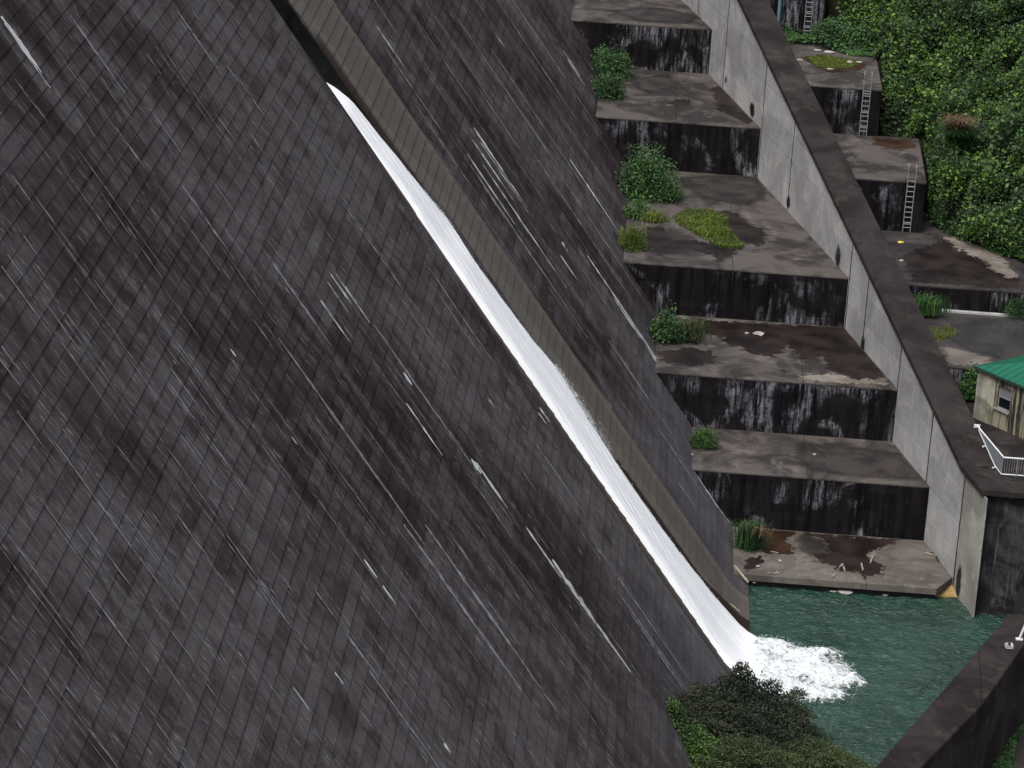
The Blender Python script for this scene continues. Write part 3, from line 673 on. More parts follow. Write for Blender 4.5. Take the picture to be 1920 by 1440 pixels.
# ------------------------------------------------------------------ house
A_ = at(1827, 783, 6.51); C_ = at(1920, 824, 6.51); hd = Vector((C_.x-A_.x, C_.y-A_.y, 0)).normalized(); hn = Vector((-hd.y, hd.x, 0))
if hn.y < 0: hn = -hn
house = empty('small_house', (A_.x, A_.y, 6.51), label='small stained cream house with green roof standing on the dark deck', cat='house')
def hp(u, v, z): p = Vector((A_.x, A_.y, 0))+hd*u+hn*v; return (p.x, p.y, z)
HL, HW, HZ = 6.5, 5.2, 9.28
def hu(x, y):
    p = on_plane(x, y, (A_.x, A_.y, 0), tuple(hn)); return (Vector((p.x-A_.x, p.y-A_.y, 0)).dot(hd), p.z)
(u0, w1), (u1, _), (_, w0) = hu(1872.5, 722), hu(1897, 732), hu(1871, 765)
mb = MB()
def hbox(mb, a, b, v0=None):
    (ua, va, za), (ub, vb, zb) = a, b; vs = [hp(u, v, z) for z in (za, zb) for u, v in ((ua, va), (ub, va), (ub, vb), (ua, vb))]
    mb.add(vs, [(3, 2, 1, 0), (4, 5, 6, 7), (0, 1, 5, 4), (1, 2, 6, 5), (2, 3, 7, 6), (3, 0, 4, 7)])
T = .2
hbox(mb, (0, 0, 6.51), (u0, T, HZ)); hbox(mb, (u1, 0, 6.51), (HL, T, HZ)); hbox(mb, (u0, .001, 6.51), (u1, T, w0)); hbox(mb, (u0, .001, w1), (u1, T, HZ))
hbox(mb, (0, T, 6.51), (T, HW, HZ)); hbox(mb, (HL-T, T, 6.51), (HL, HW, HZ)); hbox(mb, (T, HW-T, 6.51), (HL-T, HW, HZ))
mb.build('wall', M['house'], house)
mb = MB(); hbox(mb, (-.06, -.05, 6.51), (hu(1860, 790)[0], 0-.002, HZ-.02)); mb.build('corner_pier', concrete('weathered cream render', (.13, .12, .09), (.36, .345, .285), (.42, .41, .35), .6, .2, .8, .4, 0), house)
mb = MB(); ov = .22; r = [hp(-ov, -ov, HZ), hp(HL+ov, -ov, HZ), hp(HL+ov, HW+ov, HZ), hp(-ov, HW+ov, HZ)]
r2 = [(x, y, z+.10) for x, y, z in r]; ap1, ap2 = hp(2.6, HW/2, HZ+.85), hp(HL-2.6, HW/2, HZ+.85)
mb.add(r+r2+[ap1, ap2], [(3, 2, 1, 0), (0, 1, 5, 4), (1, 2, 6, 5), (2, 3, 7, 6), (3, 0, 4, 7), (4, 5, 9, 8), (5, 6, 9), (6, 7, 8, 9), (7, 4, 8)])
mb.build('roof', M['roof'], house)
for k in range(15):
    u = -ov+.25+k*.45
    a_, b_ = Vector(hp(u, -ov, HZ+.115)), Vector(hp(min(max(u, 2.6), HL-2.6) if not 2.6 < u < HL-2.6 else u, HW/2, HZ+.865)); f_ = 1.0 if 2.6 < u < HL-2.6 else max(.12, min(1, (u+ov)/2.8 if u < 2.6 else (HL+ov-u)/2.8))
    e_ = Vector(hp(u, -ov+(HW/2+ov)*f_, HZ+.115+.75*f_)); mb = MB(); mb.tube([a_, e_], .018, 5); mb.build('roof_seam', M['roof'], house)
mb = MB(); mb.tube([hp(0.12, -.07, 6.55), hp(.12, -.07, HZ-.05)], .04, 8); mb.build('downpipe', M['bar'], house)
mb = MB(); hbox(mb, (-ov-.03, -ov-.03, HZ-.02), (HL+ov, -ov+.0, HZ+.12)); mb.build('eave_trim', flat('dark eave trim', (.02, .05, .035), .5), house)
mb = MB(); hbox(mb, (u0, .10, w0), (u0+.05, .15, w1)); hbox(mb, (u1-.05, .10, w0), (u1, .15, w1)); hbox(mb, (u0+.05, .10, w0), (u1-.05, .15, w0+.06)); hbox(mb, (u0+.05, .10, (w0+w1)/2-.02), (u1-.05, .14, (w0+w1)/2+.03)); hbox(mb, (u0+.05, .10, w1-.05), (u1-.05, .15, w1))
wf = mb.build('window', M['frame'], house)
mb = MB(); hbox(mb, (u0+.05, .12, w0+.06), (u1-.05, .13, (w0+w1)/2-.02)); mb.build('pane', M['glass'], wf)
mb = MB(); hbox(mb, (u0+.05, .12, (w0+w1)/2+.03), (u1-.05, .13, w1-.05)); mb.build('shutter', M['blind'], wf)
mb = MB(); hbox(mb, (u0-.12, -.10, w0-.10), (u1+.03, .09, w0-.003)); mb.build('sill', M['white' if False else 'frame'], wf)

# ------------------------------------------------------------------ stepped blocks behind the wall
back = empty('stepped_blocks', (15, 190, 9), label='dark mould stained concrete blocks stepping down behind the long wall', cat='concrete steps')
R1 = at(1655, 168, 15.62).x; R1b = at(1646, 113, 15.62).x; R2 = at(1738, 343, 12.6).x; R0 = on_plane(1547, 20, (0, 208, 0), (0, 1, 0)).x
def block(z, yf, yb, xr, xrb, zlo, m='tread', mr='riser'):
    mb = MB(); xl = lambda Y: wx(Y)+1.1
    mb.prism([(xl(yf), yf+.02), (xr-.02, yf+.02), (xrb-.02, yb), (xl(yb), yb)], zlo, z-.16); mb.build('block_core', M[mr], back)
    mb = MB(); mb.prism([(xl(yf), yf), (xr, yf), (xrb, yb), (xl(yb), yb)], z-.16, z); bevel(mb.build('block_top', M[m], back), .04)
    frb = (Vector((0, yf+.02, 0)), Vector((1, 0, 0)), Vector((0, 0, 1)), Vector((0, -1, 0))); nr = max(1, round((z-zlo)/1.5))
    nr = max(1, round((z-.16-zlo-1.0)/.98)); zz0 = zlo+1.0
    for i in range(nr):
        h = (z-.16-zz0)/nr; x = xl(yf)
        while x < xr-.1:
            x2 = min(x+1.8, xr-.02); mb = MB(); mb.slab([(x+.006, zz0+i*h+.006), (x2-.006, zz0+i*h+.006), (x2-.006, zz0+(i+1)*h-.006), (x+.006, zz0+(i+1)*h-.006)], frb, .016+random.uniform(0, .01), .006); mb.build('face_board', M[mr], back); x = x2
block(18.67, 208, 222, R0, R0, 14.6)
block(15.62, 194.8, 208.2, R1, R1b, 11.6)
block(12.6, 184.85, 195, R2, R2+.2, 8.44)
block(9.44, 174.45, 192, 32, 32, 7.0, 'pave')
block(8.0, 164.6, 174.7, 32, 32, 5.6, 'pave')
mb = MB(); k0 = at(1765, 586, 8.0); mb.box((17.6, 174.12, 8.0), (31, 174.42, 8.10)); mb.build('kerb_strip', M['wall'], back)
# blue pipe beside the top block
mb = MB(); p = on_plane(1460, 30, (0, 207.8, 0), (0, 1, 0)); mb.tube([(p.x, 207.75, 15.6), (p.x, 207.75, 19.4)], .11, 10)
tag(mb.build('drain_pipe', M['bluep']), 'pale blue vertical pipe on the topmost dark block behind the wall coping', 'pipe')

# ------------------------------------------------------------------ ladders
def ladder(x, yf, zb, ztp, label, loops=True):
    t = empty('ladder', (x, yf-.14, zb), label=label, cat='ladder', group='steel ladders on the block faces'); w = .225
    H = ztp+1.0; y = yf-.14
    for s in (-1, 1):
        pts = [(x+s*w, y, zb+.02), (x+s*w, y, H-.12)]
        if loops: pts += [(x+s*w, y+.06, H), (x+s*w, y+.20, H+.04), (x+s*w, y+.40, H)]
        mb = MB(); mb.tube(pts, .030, 6); mb.build('rail', M['steel'], t)
    z = zb+.32
    while z < ztp+.05:
        mb = MB(); mb.tube([(x-w, y, z), (x+w, y, z)], .026, 6); mb.build('rung', M['steel'], t); z += .32
    for zz_ in (zb+.55, (zb+ztp)/2, ztp-.3):
        mb = MB(); mb.box((x-w-.02, y-.01, zz_-.04), (x+w+.02, y+.015, zz_+.04)); mb.tube([(x-w, y, zz_), (x-w, y+.13, zz_)], .018, 5); mb.tube([(x+w, y, zz_), (x+w, y+.13, zz_)], .018, 5); mb.build('bracket', M['steel'], t)
    return t
ladder(at(1617, 253, 12.6).x, 194.8, 12.6, 15.62, 'galvanised ladder up the block whose top carries green moss')
ladder(at(1699, 436, 9.44).x, 184.85, 9.44, 12.6, 'galvanised ladder up the lower dark block beside the leafy bank')
ladder(on_plane(1517, 20, (0, 207.9, 0), (0, 1, 0)).x, 208, 15.7, 18.67, 'galvanised ladder half hidden by vines at the top edge')

# ------------------------------------------------------------------ pool guide wall lower right
gwz = 1.5
gw = empty('guide_wall', (17, 137, 0), label='dark thick wall slanting across the lower right corner beside the green pool', cat='retaining wall')
GL = [at(1888, 1151, gwz), at(1880, 1166, gwz), at(1836, 1216, gwz), at(1640, 1440, gwz)]; GR = [at(1962, 1152, gwz), at(1922, 1205, gwz), at(1842, 1320, gwz), at(1725, 1440, gwz)]
dl = (GL[3]-GL[2]).normalized(); GL.append(GL[3]+dl*24); dr = (GR[3]-GR[2]).normalized(); GR.append(GR[3]+dl*24)
for i in range(4):
    a, b, c, d = GL[i], GL[i+1], GR[i+1], GR[i]; g = (b-a).normalized()*.006
    mb = MB(); mb.prism([((b-g).x, (b-g).y), ((c-g).x, (c-g).y), ((d+g).x, (d+g).y), ((a+g).x, (a+g).y)], -6, gwz); bevel(mb.build('wall_section', M['coping'], gw), .05)
def pebble(x, y, z, r, m='rock', label=None, cat='stone', group=None, name='stone', sq=.5):
    p = at(x, y, z); bm = bmesh.new(); bmesh.ops.create_icosphere(bm, subdivisions=2, radius=r); rr = random.Random(int(x*7+y))
    for v in bm.verts: v.co *= rr.uniform(.8, 1.15); v.co.z *= sq; v.co.x *= 1.3
    me = bpy.data.meshes.new(name); bm.to_mesh(me); bm.free(); o = link(name, me, M[m]); o.location = (p.x, p.y, z+r*sq*.7); return tag(o, label, cat, group)
# white leaning post and coiled wire on the guide wall
t = empty('white_post', tuple(at(1911, 1198, gwz)), label='short white post with foot plate on the dark guide wall by the right edge', cat='post')
p = at(1911, 1199, gwz); mb = MB(); mb.tube([(p.x, p.y, gwz+.04), (p.x+.34, p.y+.1, gwz+1.15)], .06, 10); mb.build('post', M['white'], t); mb = MB(); mb.box((p.x-.17, p.y-.12, gwz), (p.x+.17, p.y+.12, gwz+.05)); mb.build('foot_plate', M['white'], t)
p = at(1892, 1212, gwz); mb = MB()
for k in range(3):
    mb.tube([(p.x+(.19-.05*k)*math.cos(a)*1.0, p.y+(.42-.08*k)*math.sin(a)-.05*k, gwz+.04+.05*k+.04*math.sin(3*a)) for a in np.linspace(2.6, 6.9, 14)], .014, 5)
tag(mb.build('wire_coil', M['white']), 'small coil of white wire lying on the dark guide wall', 'wire coil')

# ------------------------------------------------------------------ puddles, silt, wet marks (thin sheets traced on the treads)
SM_ = {'wet': soft('wet dark concrete film', (.010, .007, .007), (.030, .021, .019), .50, 1.9, .04, 2.2), 'wetbrown': soft('wet brown silt film', (.020, .011, .007), (.050, .028, .016), .5, 1.6, .05, 2.2),
       'wetblue': soft('thin standing water film', (.035, .035, .038), (.06, .056, .055), .14, .8, .03), 'buff': soft('dried silt film', (.14, .12, .10), (.23, .20, .175), .9, 1.8, .12),
       'pave': soft('grey stain film', (.026, .022, .022), (.055, .047, .045), .7, 1.0, .5), 'treadw': soft('pale silt film', (.11, .095, .085), (.17, .15, .13), .9, 1.6, .25)}
def sheet(name, px, z, m, parent, lift=.004, jag=2, seed=0, wob=.9):
    P = np.array([tuple(at(x, y, z))[:2] for x, y in px]); lo = P.min(0)-.5; hi = P.max(0)+.5; st_ = max(.10, (hi-lo).max()/140)
    xs = np.arange(lo[0], hi[0], st_); ys = np.arange(lo[1], hi[1], st_); Xg, Yg = np.meshgrid(xs, ys); Q = np.stack([Xg.ravel(), Yg.ravel()], -1); d = np.full(len(Q), 1e9)
    for i in range(len(P)):
        a, b = P[i], P[(i+1) % len(P)]; ab = b-a; t = np.clip(((Q-a)@ab)/(ab@ab+1e-12), 0, 1); d = np.minimum(d, np.hypot(*(Q-a-t[:, None]*ab).T))
    ins = inpoly(Q[:, 0], Q[:, 1], [tuple(p) for p in P]); d = np.where(ins, d, -d); nx, ny = len(xs), len(ys)
    i = (np.arange(nx-1)[None, :]+nx*np.arange(ny-1)[:, None]); Fq = np.stack([i, i+1, i+nx+1, i+nx], -1).reshape(-1, 4)
    if z <= 15.7 and parent is steps:   # keep inside the tread: dam side, wall side and front edge
        front = [y for lz, y in LEVELS if abs(lz-z) < .01][0]; back_ = min([y for lz, y in LEVELS if y > front+.1] or [240])
        lim = np.minimum.reduce([wx(Q[:, 1])-Q[:, 0], Q[:, 1]-front, back_-Q[:, 1]])-.03; d = np.where(lim < 0, -9, d)
        bad = lim < 0
    else: bad = np.zeros(len(Q), bool)
    if parent is back:
        front = {9.44: 174.5, 12.6: 184.9, 15.62: 194.85, 8.0: 164.65}[z]; bk = {9.44: 184.8, 12.6: 194.75, 15.62: 207.9, 8.0: 174.1}[z]; bad = (Q[:, 1] < front)|(Q[:, 1] > bk)|(Q[:, 0] < wx(Q[:, 1])+1.5)
        if z == 12.6: bad |= Q[:, 0] > R2-.1
        if z == 15.62: bad |= Q[:, 0] > R1-.1
    Fq = Fq[(~bad[Fq]).all(1)&(d[Fq].max(1) > -.45)]
    me = np_mesh(name, np.stack([Q[:, 0], Q[:, 1], np.full(len(Q), z+lift)], -1), Fq, {'edge': ('POINT', d)})
    bm = bmesh.new(); bm.from_mesh(me); bmesh.ops.delete(bm, geom=[v for v in bm.verts if not v.link_faces], context='VERTS'); bm.to_mesh(me); bm.free()
    return link(name, me, SM_[m], parent)
def inpoly(X, Y, poly):
    c = np.zeros(len(X), bool); n = len(poly)
    for i in range(n):
        (x0, y0), (x1, y1) = poly[i], poly[(i+1) % n]; t = ((y0 > Y) != (y1 > Y)) & (X < (x1-x0)*(Y-y0)/(y1-y0+1e-9)+x0); c ^= t
    return c
L5, L4, L3, L2, L1, L0 = .40, 3.47, 6.48, 9.44, 12.6, 15.62
sheet('wet_patch', [(1437, 995), (1500, 994), (1470, 1015), (1488, 1026), (1487, 1038), (1462, 1040), (1430, 1035), (1425, 1020)], L5, 'wetbrown', steps)
sheet('wet_patch', [(1510, 1000), (1545, 1003), (1690, 1011), (1672, 1018), (1640, 1032), (1620, 1037), (1640, 1053), (1655, 1062), (1658, 1074), (1640, 1079), (1622, 1084), (1608, 1071), (1575, 1070), (1550, 1056), (1530, 1048), (1523, 1041), (1548, 1032), (1552, 1020), (1540, 1010)], L5, 'wet', steps)
sheet('wet_patch', [(1396, 1050), (1425, 1042), (1433, 1050), (1428, 1060), (1402, 1068)], L5, 'wet', steps, seed=2)
sheet('silt_rim', [(1500, 1005), (1512, 1003), (1522, 1010), (1545, 1012), (1548, 1026), (1540, 1036), (1522, 1040), (1508, 1030), (1500, 1016)], L5, 'pave', steps, .008)
sheet('wet_patch', [(1305, 600), (1400, 605), (1590, 615), (1610, 640), (1672, 716), (1660, 708), (1610, 712), (1570, 700), (1555, 690), (1545, 668), (1520, 675), (1500, 672), (1490, 655), (1475, 648), (1468, 660), (1445, 672), (1420, 665), (1395, 655), (1352, 640), (1356, 632), (1330, 628), (1318, 616)], L3, 'wet', steps)
sheet('wet_patch', [(1232, 662), (1300, 652), (1338, 662), (1338, 680), (1300, 688), (1270, 684), (1240, 676)], L3, 'wet', steps, seed=4)
sheet('silt_film', [(1500, 705), (1560, 700), (1600, 712), (1640, 712), (1672, 722), (1600, 718), (1512, 716)], L3, 'buff', steps, .008)
sheet('wet_patch', [(1310, 398), (1370, 395), (1405, 418), (1430, 430), (1436, 452), (1418, 462), (1400, 455), (1385, 470), (1365, 488), (1345, 492), (1340, 478), (1300, 470), (1240, 478), (1205, 470), (1200, 450), (1210, 425), (1245, 428), (1262, 450), (1290, 450), (1330, 455), (1350, 430), (1330, 415)], L2, 'wet', steps)
sheet('wet_patch', [(1270, 335), (1330, 330), (1420, 332), (1436, 362), (1400, 385), (1350, 378), (1330, 386), (1300, 358)], L2, 'pave', steps)
sheet('wet_patch', [(1190, 148), (1250, 140), (1275, 158), (1292, 172), (1285, 180), (1225, 178), (1195, 165)], L1, 'pave', steps)
sheet('wet_patch', [(1335, 165), (1350, 160), (1415, 228), (1400, 232), (1370, 215), (1345, 205)], L1, 'wet', steps)
sheet('wet_patch', [(1255, 192), (1285, 184), (1300, 192), (1275, 205)], L1, 'wet', steps, seed=9)
sheet('wet_patch', [(1500, 835), (1560, 832), (1690, 850), (1735, 900), (1600, 892), (1520, 880), (1500, 862)], L4, 'pave', steps)
sheet('wet_patch', [(1150, 20), (1240, 15), (1310, 30), (1290, 44), (1200, 40)], L0, 'pave', steps)
# behind the wall
sheet('moss_bed', [(1505, 107), (1540, 102), (1600, 112), (1625, 122), (1610, 132), (1560, 136), (1530, 128)], L0, 'wetbrown', back)
sheet('wet_patch', [(1690, 480), (1760, 455), (1780, 448), (1830, 480), (1850, 495), (1895, 520), (1915, 525), (1905, 540), (1800, 535), (1712, 528), (1702, 505)], L2, 'wet', back, wob=1.2)
sheet('silt_film', [(1772, 447), (1800, 440), (1830, 443), (1870, 470), (1890, 500), (1912, 520), (1895, 522), (1860, 505), (1845, 488), (1820, 478), (1795, 462)], L2, 'buff', back, .008)
sheet('silt_film', [(1785, 462), (1800, 461), (1808, 468), (1795, 471)], L2, 'buff', back, .012)
sheet('standing_water', [(1760, 592), (1920, 600), (1980, 640), (1930, 680), (1870, 672), (1825, 655), (1790, 640), (1796, 618)], 8.0, 'wetblue', back)
sheet('silt_film', [(1762, 650), (1800, 655), (1860, 672), (1850, 684), (1790, 686), (1772, 670)], 8.0, 'treadw', back)
sheet('wet_patch', [(1640, 258), (1700, 262), (1720, 275), (1690, 282), (1640, 272)], L1, 'wetbrown', back)
sheet('pale_mark', [(1835, 830), (1850, 828), (1878, 838), (1896, 852), (1890, 858), (1866, 848), (1850, 842)], 6.51, 'pave', plat)
# ochre apron under the cut corner
mb = MB(); a = at(1753, 1117, WZ+.05); b = at(1785, 1093, .02); c = at(1808, 1120, WZ+.02); d = at(1775, 1121, WZ-.05)
mb.add([a, d, c, b, (a.x, a.y, -2), (d.x, d.y, -2), (c.x, c.y, -2), (b.x, b.y, -2)], [(0, 1, 2, 3), (0, 4, 5, 1), (1, 5, 6, 2), (2, 6, 7, 3), (3, 7, 4, 0)])
mb.build('apron_corner', M['ochre'], steps)
p1, p2 = at(1785, 1088, .02), at(1818, 1128, WZ); mb = MB()
# ------------------------------------------------------------------ driftwood and small debris
GRP = 'driftwood pieces'
def stick(x0, y0, x1, y1, z, r, label, m='wood', bend=.03, name='driftwood', cat='driftwood', surf=None):
    a, b = (Vector(at(x0, y0, z+r)), Vector(at(x1, y1, z+r))) if surf is None else (surf(x0, y0), surf(x1, y1)); c = (a+b)/2+Vector((0, bend, .0)); rr = random.Random(int(x0+y0))
    mb = MB(); mb.tube([a, a.lerp(c, .6), c, c.lerp(b, .5), b], [r*.7, r, r*rr.uniform(.8, 1.1), r*.9, r*.6], 7); return tag(mb.build(name, M[m]), label, cat, GRP)
stick(1581, 1057, 1574, 1064, L5, .055, 'short pale stick in the puddle, left of the dark red rod')
stick(1581, 1061, 1584, 1070, L5, .045, 'short pale stick touching the left end of the dark red rod')
stick(1615, 1056, 1618, 1069, L5, .055, 'pale upright-lying stick at the right end of the dark red rod')
stick(1638, 1041, 1632, 1055, L5, .060, 'thick pale stick at the puddle edge on the lowest landing', bend=.05)
stick(1630, 1043, 1642, 1042, L5, .03, 'thin twig crossing the thick pale stick at the puddle edge')
stick(1578, 1070, 1618, 1070, L5, .025, 'thin dark red rod lying at the edge of the puddle', 'rod', .0, 'rod', 'rod')
stick(1558, 1084, 1569, 1075, L5, .045, 'pale forked stick near the front edge of the lowest landing')
stick(1562, 1078, 1560, 1084, L5, .03, 'small prong beside the forked stick near the landing edge')
stick(1733, 1037, 1749, 1040, L5, .055, 'pale stick at the right end of the lowest landing by the wall')
stick(1755, 1043, 1760, 1053, L5, .05, 'dark twig against the foot of the pale wall', 'bark')
stick(1745, 1035, 1757, 1038, L5, .03, 'thin dark branch beside the rightmost pale stick', 'bark')
stick(1445, 1034, 1460, 1037, L5, .03, 'thin grey stick in the dark wet patch right of the tall grass clump')
stick(1460, 1050, 1466, 1054, L5, .06, 'stubby white stick below the tall grass clump')
stick(1450, 1076, 1462, 1073, L5, .045, 'pale stick by the front edge, left part of the lowest landing')
stick(1455, 1070, 1460, 1077, L5, .03, 'small crossing stick by the front edge, left part of the lowest landing')
stick(1438, 1074, 1452, 1074, L5, .02, 'very thin twig left of the crossed sticks at the front edge')
stick(1517, 832, 1532, 842, L4, .03, 'upper dark twig on the second lowest tread', 'bark')
stick(1535, 844, 1548, 858, L4, .03, 'lower dark twig on the second lowest tread', 'bark')
stick(1464, 694, 1473, 697, L3, .04, 'small dark stick on the pink brown tread', 'bark')
fsurf = lambda x, y: Vector(on_plane(x, y, (FC, 0, .35), (1, 0, SL)))
stick(1376, 1060, 1403, 1092, 0, .07, 'brown plank lying on the dam toe where it meets the landing', 'wood', .0, 'plank', 'plank', surf=lambda x, y: Vector(at(x, y, .75 if x < 1390 else .12)))
stick(1368, 1131, 1387, 1147, 0, .035, 'pale forked twig on the dam toe beside the white water', surf=lambda x, y: Vector(at(x, y, 1.15 if x < 1375 else .75)))
for k, (x, y, z, r, lb) in enumerate([(1533, 95, L0, .22, 'flat pale stone left of the largest one on the mossy block'), (1555, 99, L0, .30, 'largest pale flat stone beside the moss on the top block'), (1498, 113, L0, .22, 'pale stone next to the wall coping on the mossy block'), (1556, 130, L0, .17, 'yellowish stone lying on the moss patch'), (1593, 118, L0, .15, 'small stone at the right end of the moss patch'), (1611, 117, L0, .18, 'small stone between moss patch and block edge'),
    (1421, 1063, L5, .10, 'white bit of rubble below the grass clump on the landing'), (1414, 1093, L5-.5, .09, 'white speck at the dam toe by the water'), (1690, 490, L2, .11, 'white lump on the wet paving beside the coping'), (1296, 853, L4, .09, 'white pebble beside the round cushion plant'), (1527, 853, L4, .08, 'white pebble on the grey part of the second lowest tread'), (1400, 626, L3, .10, 'small white stone in the dark puddle'), (1423, 627, L3, .30, 'pale low mound of silt in the dark puddle'), (1775, 434, L2, .2, 'grey stone at the foot of the leafy bank')]):
    pebble(x, y, z, r, 'rock', lb, 'stone', 'loose pale stones', sq=.25 if r > .16 else .6)
pebble(1688, 456, L2, .16, 'yellow', 'small yellow plastic scrap on the wet paving', 'plastic scrap', name='plastic_scrap')
pebble(1738, 397, L2, .10, 'yellow', 'tiny yellow scrap beside the lower block', 'plastic scrap', name='plastic_scrap')
for x, y, r, lb in ((1585, 1111, .30, 'largest whitish foam lump floating under the landing edge'), (1562, 1109, .14, 'small foam lump left of the largest one under the landing edge'), (1660, 1116, .12, 'small foam lump under the right part of the landing edge')):
    o = pebble(x, y, WZ+.02, r, 'rock', lb, 'foam lump', 'floating foam lumps', 'foam_lump', .2)

# ------------------------------------------------------------------ vegetation
def leaves(P, size, N=None, tilt=.9, shape=1.0):
    n = len(P); d = rng.normal(size=(n, 3)); d /= np.linalg.norm(d, axis=1)[:, None]
    nn = rng.normal(size=(n, 3))*tilt+(np.array([-.15, -.45, 1.0]) if N is None else N); nn /= np.linalg.norm(nn, axis=1)[:, None]
    a = np.cross(nn, d); a /= np.linalg.norm(a, axis=1)[:, None]; b = np.cross(nn, a); s = (size*rng.uniform(.6, 1.35, n))[:, None]
    V = np.stack([P-a*s*.5, P-b*s*.32*shape+nn*s*.08, P+a*s*.5, P+b*s*.32*shape+nn*s*.08], 1).reshape(-1, 3)
    return V, np.arange(4*n).reshape(-1, 4)
def blades(P, h, w, lean=.5, bias=(0, 0)):
    n = len(P); ang = rng.uniform(0, 6.28, n); L = h*rng.uniform(.6, 1.2, n); ln = lean*rng.uniform(.2, 1.3, n); dx = np.cos(ang)*ln*L+bias[0]*L; dy = np.sin(ang)*ln*L+bias[1]*L
    px, py = -np.sin(ang)*w/2, np.cos(ang)*w/2; z0 = np.zeros(n); one = np.stack
    def pt(fx_, fz, k): return one([P[:, 0]+dx*fx_+px*k, P[:, 1]+dy*fx_+py*k, P[:, 2]+L*fz], -1)
    V = np.stack([pt(0, 0, -1), pt(0, 0, 1), pt(.35, .62, .8), pt(.35, .62, -.8), pt(1, .85-.25*lean, .12), pt(1, .85-.25*lean, -.12)], 1).reshape(-1, 3)
    b = np.arange(n)[:, None]*6; F_ = np.concatenate([b+np.array([0, 1, 2, 3]), b+np.array([3, 2, 4, 5])]); return V, F_
def veg(name, V, F_, m, parent=None, **k):
    per = 4 if len(V) == 4*len(F_) else None
    if per: r = rng.random(len(F_))
    else: n = len(F_)//2; q = rng.random(n); r = np.concatenate([q, q])
    return link(name, np_mesh(name, V, F_, {'rnd': ('FACE', r)}), M[m], parent, **k)
def lump_points(n, lumps):
    out = []; w = np.array([l[3]*l[4]*l[5] for l in lumps]); w = w/w.sum()
    for l, k in zip(lumps, (w*n).astype(int)+1):
        d = rng.normal(size=(k, 3)); d /= np.linalg.norm(d, axis=1)[:, None]; d[:, 2] = np.abs(d[:, 2])*1.0-.12
        r = 1.08-np.abs(rng.normal(0, .30, k)); r *= 1+.30*np.sin(d[:, 0]*5+d[:, 1]*7+l[0]*3)*np.sin(d[:, 2]*6+l[1])+.12*np.sin(d[:, 0]*13+l[1])*np.sin(d[:, 1]*11+d[:, 2]*12)
        out.append(np.array(l[:3])+d*r[:, None]*np.array(l[3:6]))
    return np.concatenate(out)
def bush(x, y, z, w, h, label, m='leafb', n=2200, size=.16, lumps=6, name='bush', dep=None, cat='bush', group='bushes on the concrete treads', grow=0, stems=9):
    w *= 1.28; h *= 1.12; n = int(n*1.5); p = Vector(at(x, y, z)); t = empty(name, tuple(p), label=label, cat=cat, group=group); dep = dep or w*.8; L = []
    for k in range(lumps):
        a = random.uniform(0, 6.28); q = random.uniform(0, .30) if k else 0; rw = w*random.uniform(.22, .34)
        L.append((p.x+math.cos(a)*q*w, p.y+dep*.45+math.sin(a)*q*dep, z+h*random.uniform(.0, .22), rw, rw*dep/w, h*random.uniform(.45, .85)))
    P = lump_points(n, L); P = P[P[:, 2] > z]; V, F_ = leaves(P, size); veg('foliage', V, F_, m, t)
    if grow:
        Pb = np.stack([p.x+rng.normal(0, w*.22, grow), p.y+dep*.4+rng.normal(0, dep*.22, grow), np.full(grow, z+h*.2)], -1); V, F_ = blades(Pb, h*.85, .03, .45); veg('sprigs', V, F_, m, t, kind='stuff')
    mb = MB()
    for k in range(stems):
        a = random.uniform(0, 6.28); b = Vector((p.x+random.uniform(-.15, .15)*w, p.y+dep*.45+random.uniform(-.15, .15)*dep, z)); e = b+Vector((math.cos(a)*w*.3, math.sin(a)*dep*.3, h*random.uniform(.5, .9))); mb.tube([b, b.lerp(e, .5)+Vector((0, 0, h*.1)), e], [.03, .02, .008], 5)
    mb.build('stem', M['bark'], t); return t
bush(1136, 152, L1, 3.0, 2.4, 'bright green bush in the corner of the second highest tread, upper of the pair', n=2600, size=.14)
bush(1143, 190, L1, 2.4, 1.6, 'green bush in the same corner, lower of the pair, spilling to the tread edge', n=1800, size=.14)
bush(1200, 384, L2, 3.6, 3.1, 'tallest leafy bush, against the dam face on the widest tread', n=5200, size=.16, lumps=9)
bush(1245, 384, L2, 2.2, 1.1, 'low spreading shrub at the right foot of the tallest bush', n=1400, size=.13)
bush(1188, 416, L2, 1.9, 1.2, 'small green plant just below the tallest bush', n=1000, size=.12)
bush(1180, 474, L2, 1.5, 1.5, 'yellow green plant at the front left corner of the widest tread', 'leafy', 1200, .11, grow=150)
bush(1224, 420, L2, 1.5, .7, 'low yellowish plant left of the moss bed on the widest tread', 'leafy', 700, .10, grow=120)
bush(1248, 648, L3, 2.0, 1.9, 'round leafy bush at the dam face on the tread with the dark puddle', n=3000, size=.14, lumps=7)
bush(1296, 648, L3, 1.3, 1.3, 'olive grassy bush right beside the round leafy one by the dark puddle', 'leafo', 900, .10, grow=320)
bush(1316, 848, L4, 1.75, 1.1, 'dense dark green cushion plant at the dam face on the second lowest tread', 'leaf', 5200, .075, lumps=8)
bush(1402, 1038, L5, 1.45, 1.5, 'tall grass clump with pale seed heads at the left of the lowest landing', 'leafb', 3200, .11, grow=420)
bush(1738, 602, 8.0, 1.9, 1.2, 'feathery green tuft against the low dark riser behind the coping', 'leafb', 1200, .10, grow=400)
bush(1915, 602, 8.0, 1.9, 1.2, 'green tuft at the right edge in front of the low dark riser', 'leafb', 1200, .10, grow=300)
bush(1820, 756, 6.51, 1.9, 1.7, 'leafy green bush between the coping and the cream house', n=2600, size=.15, dep=1.0)
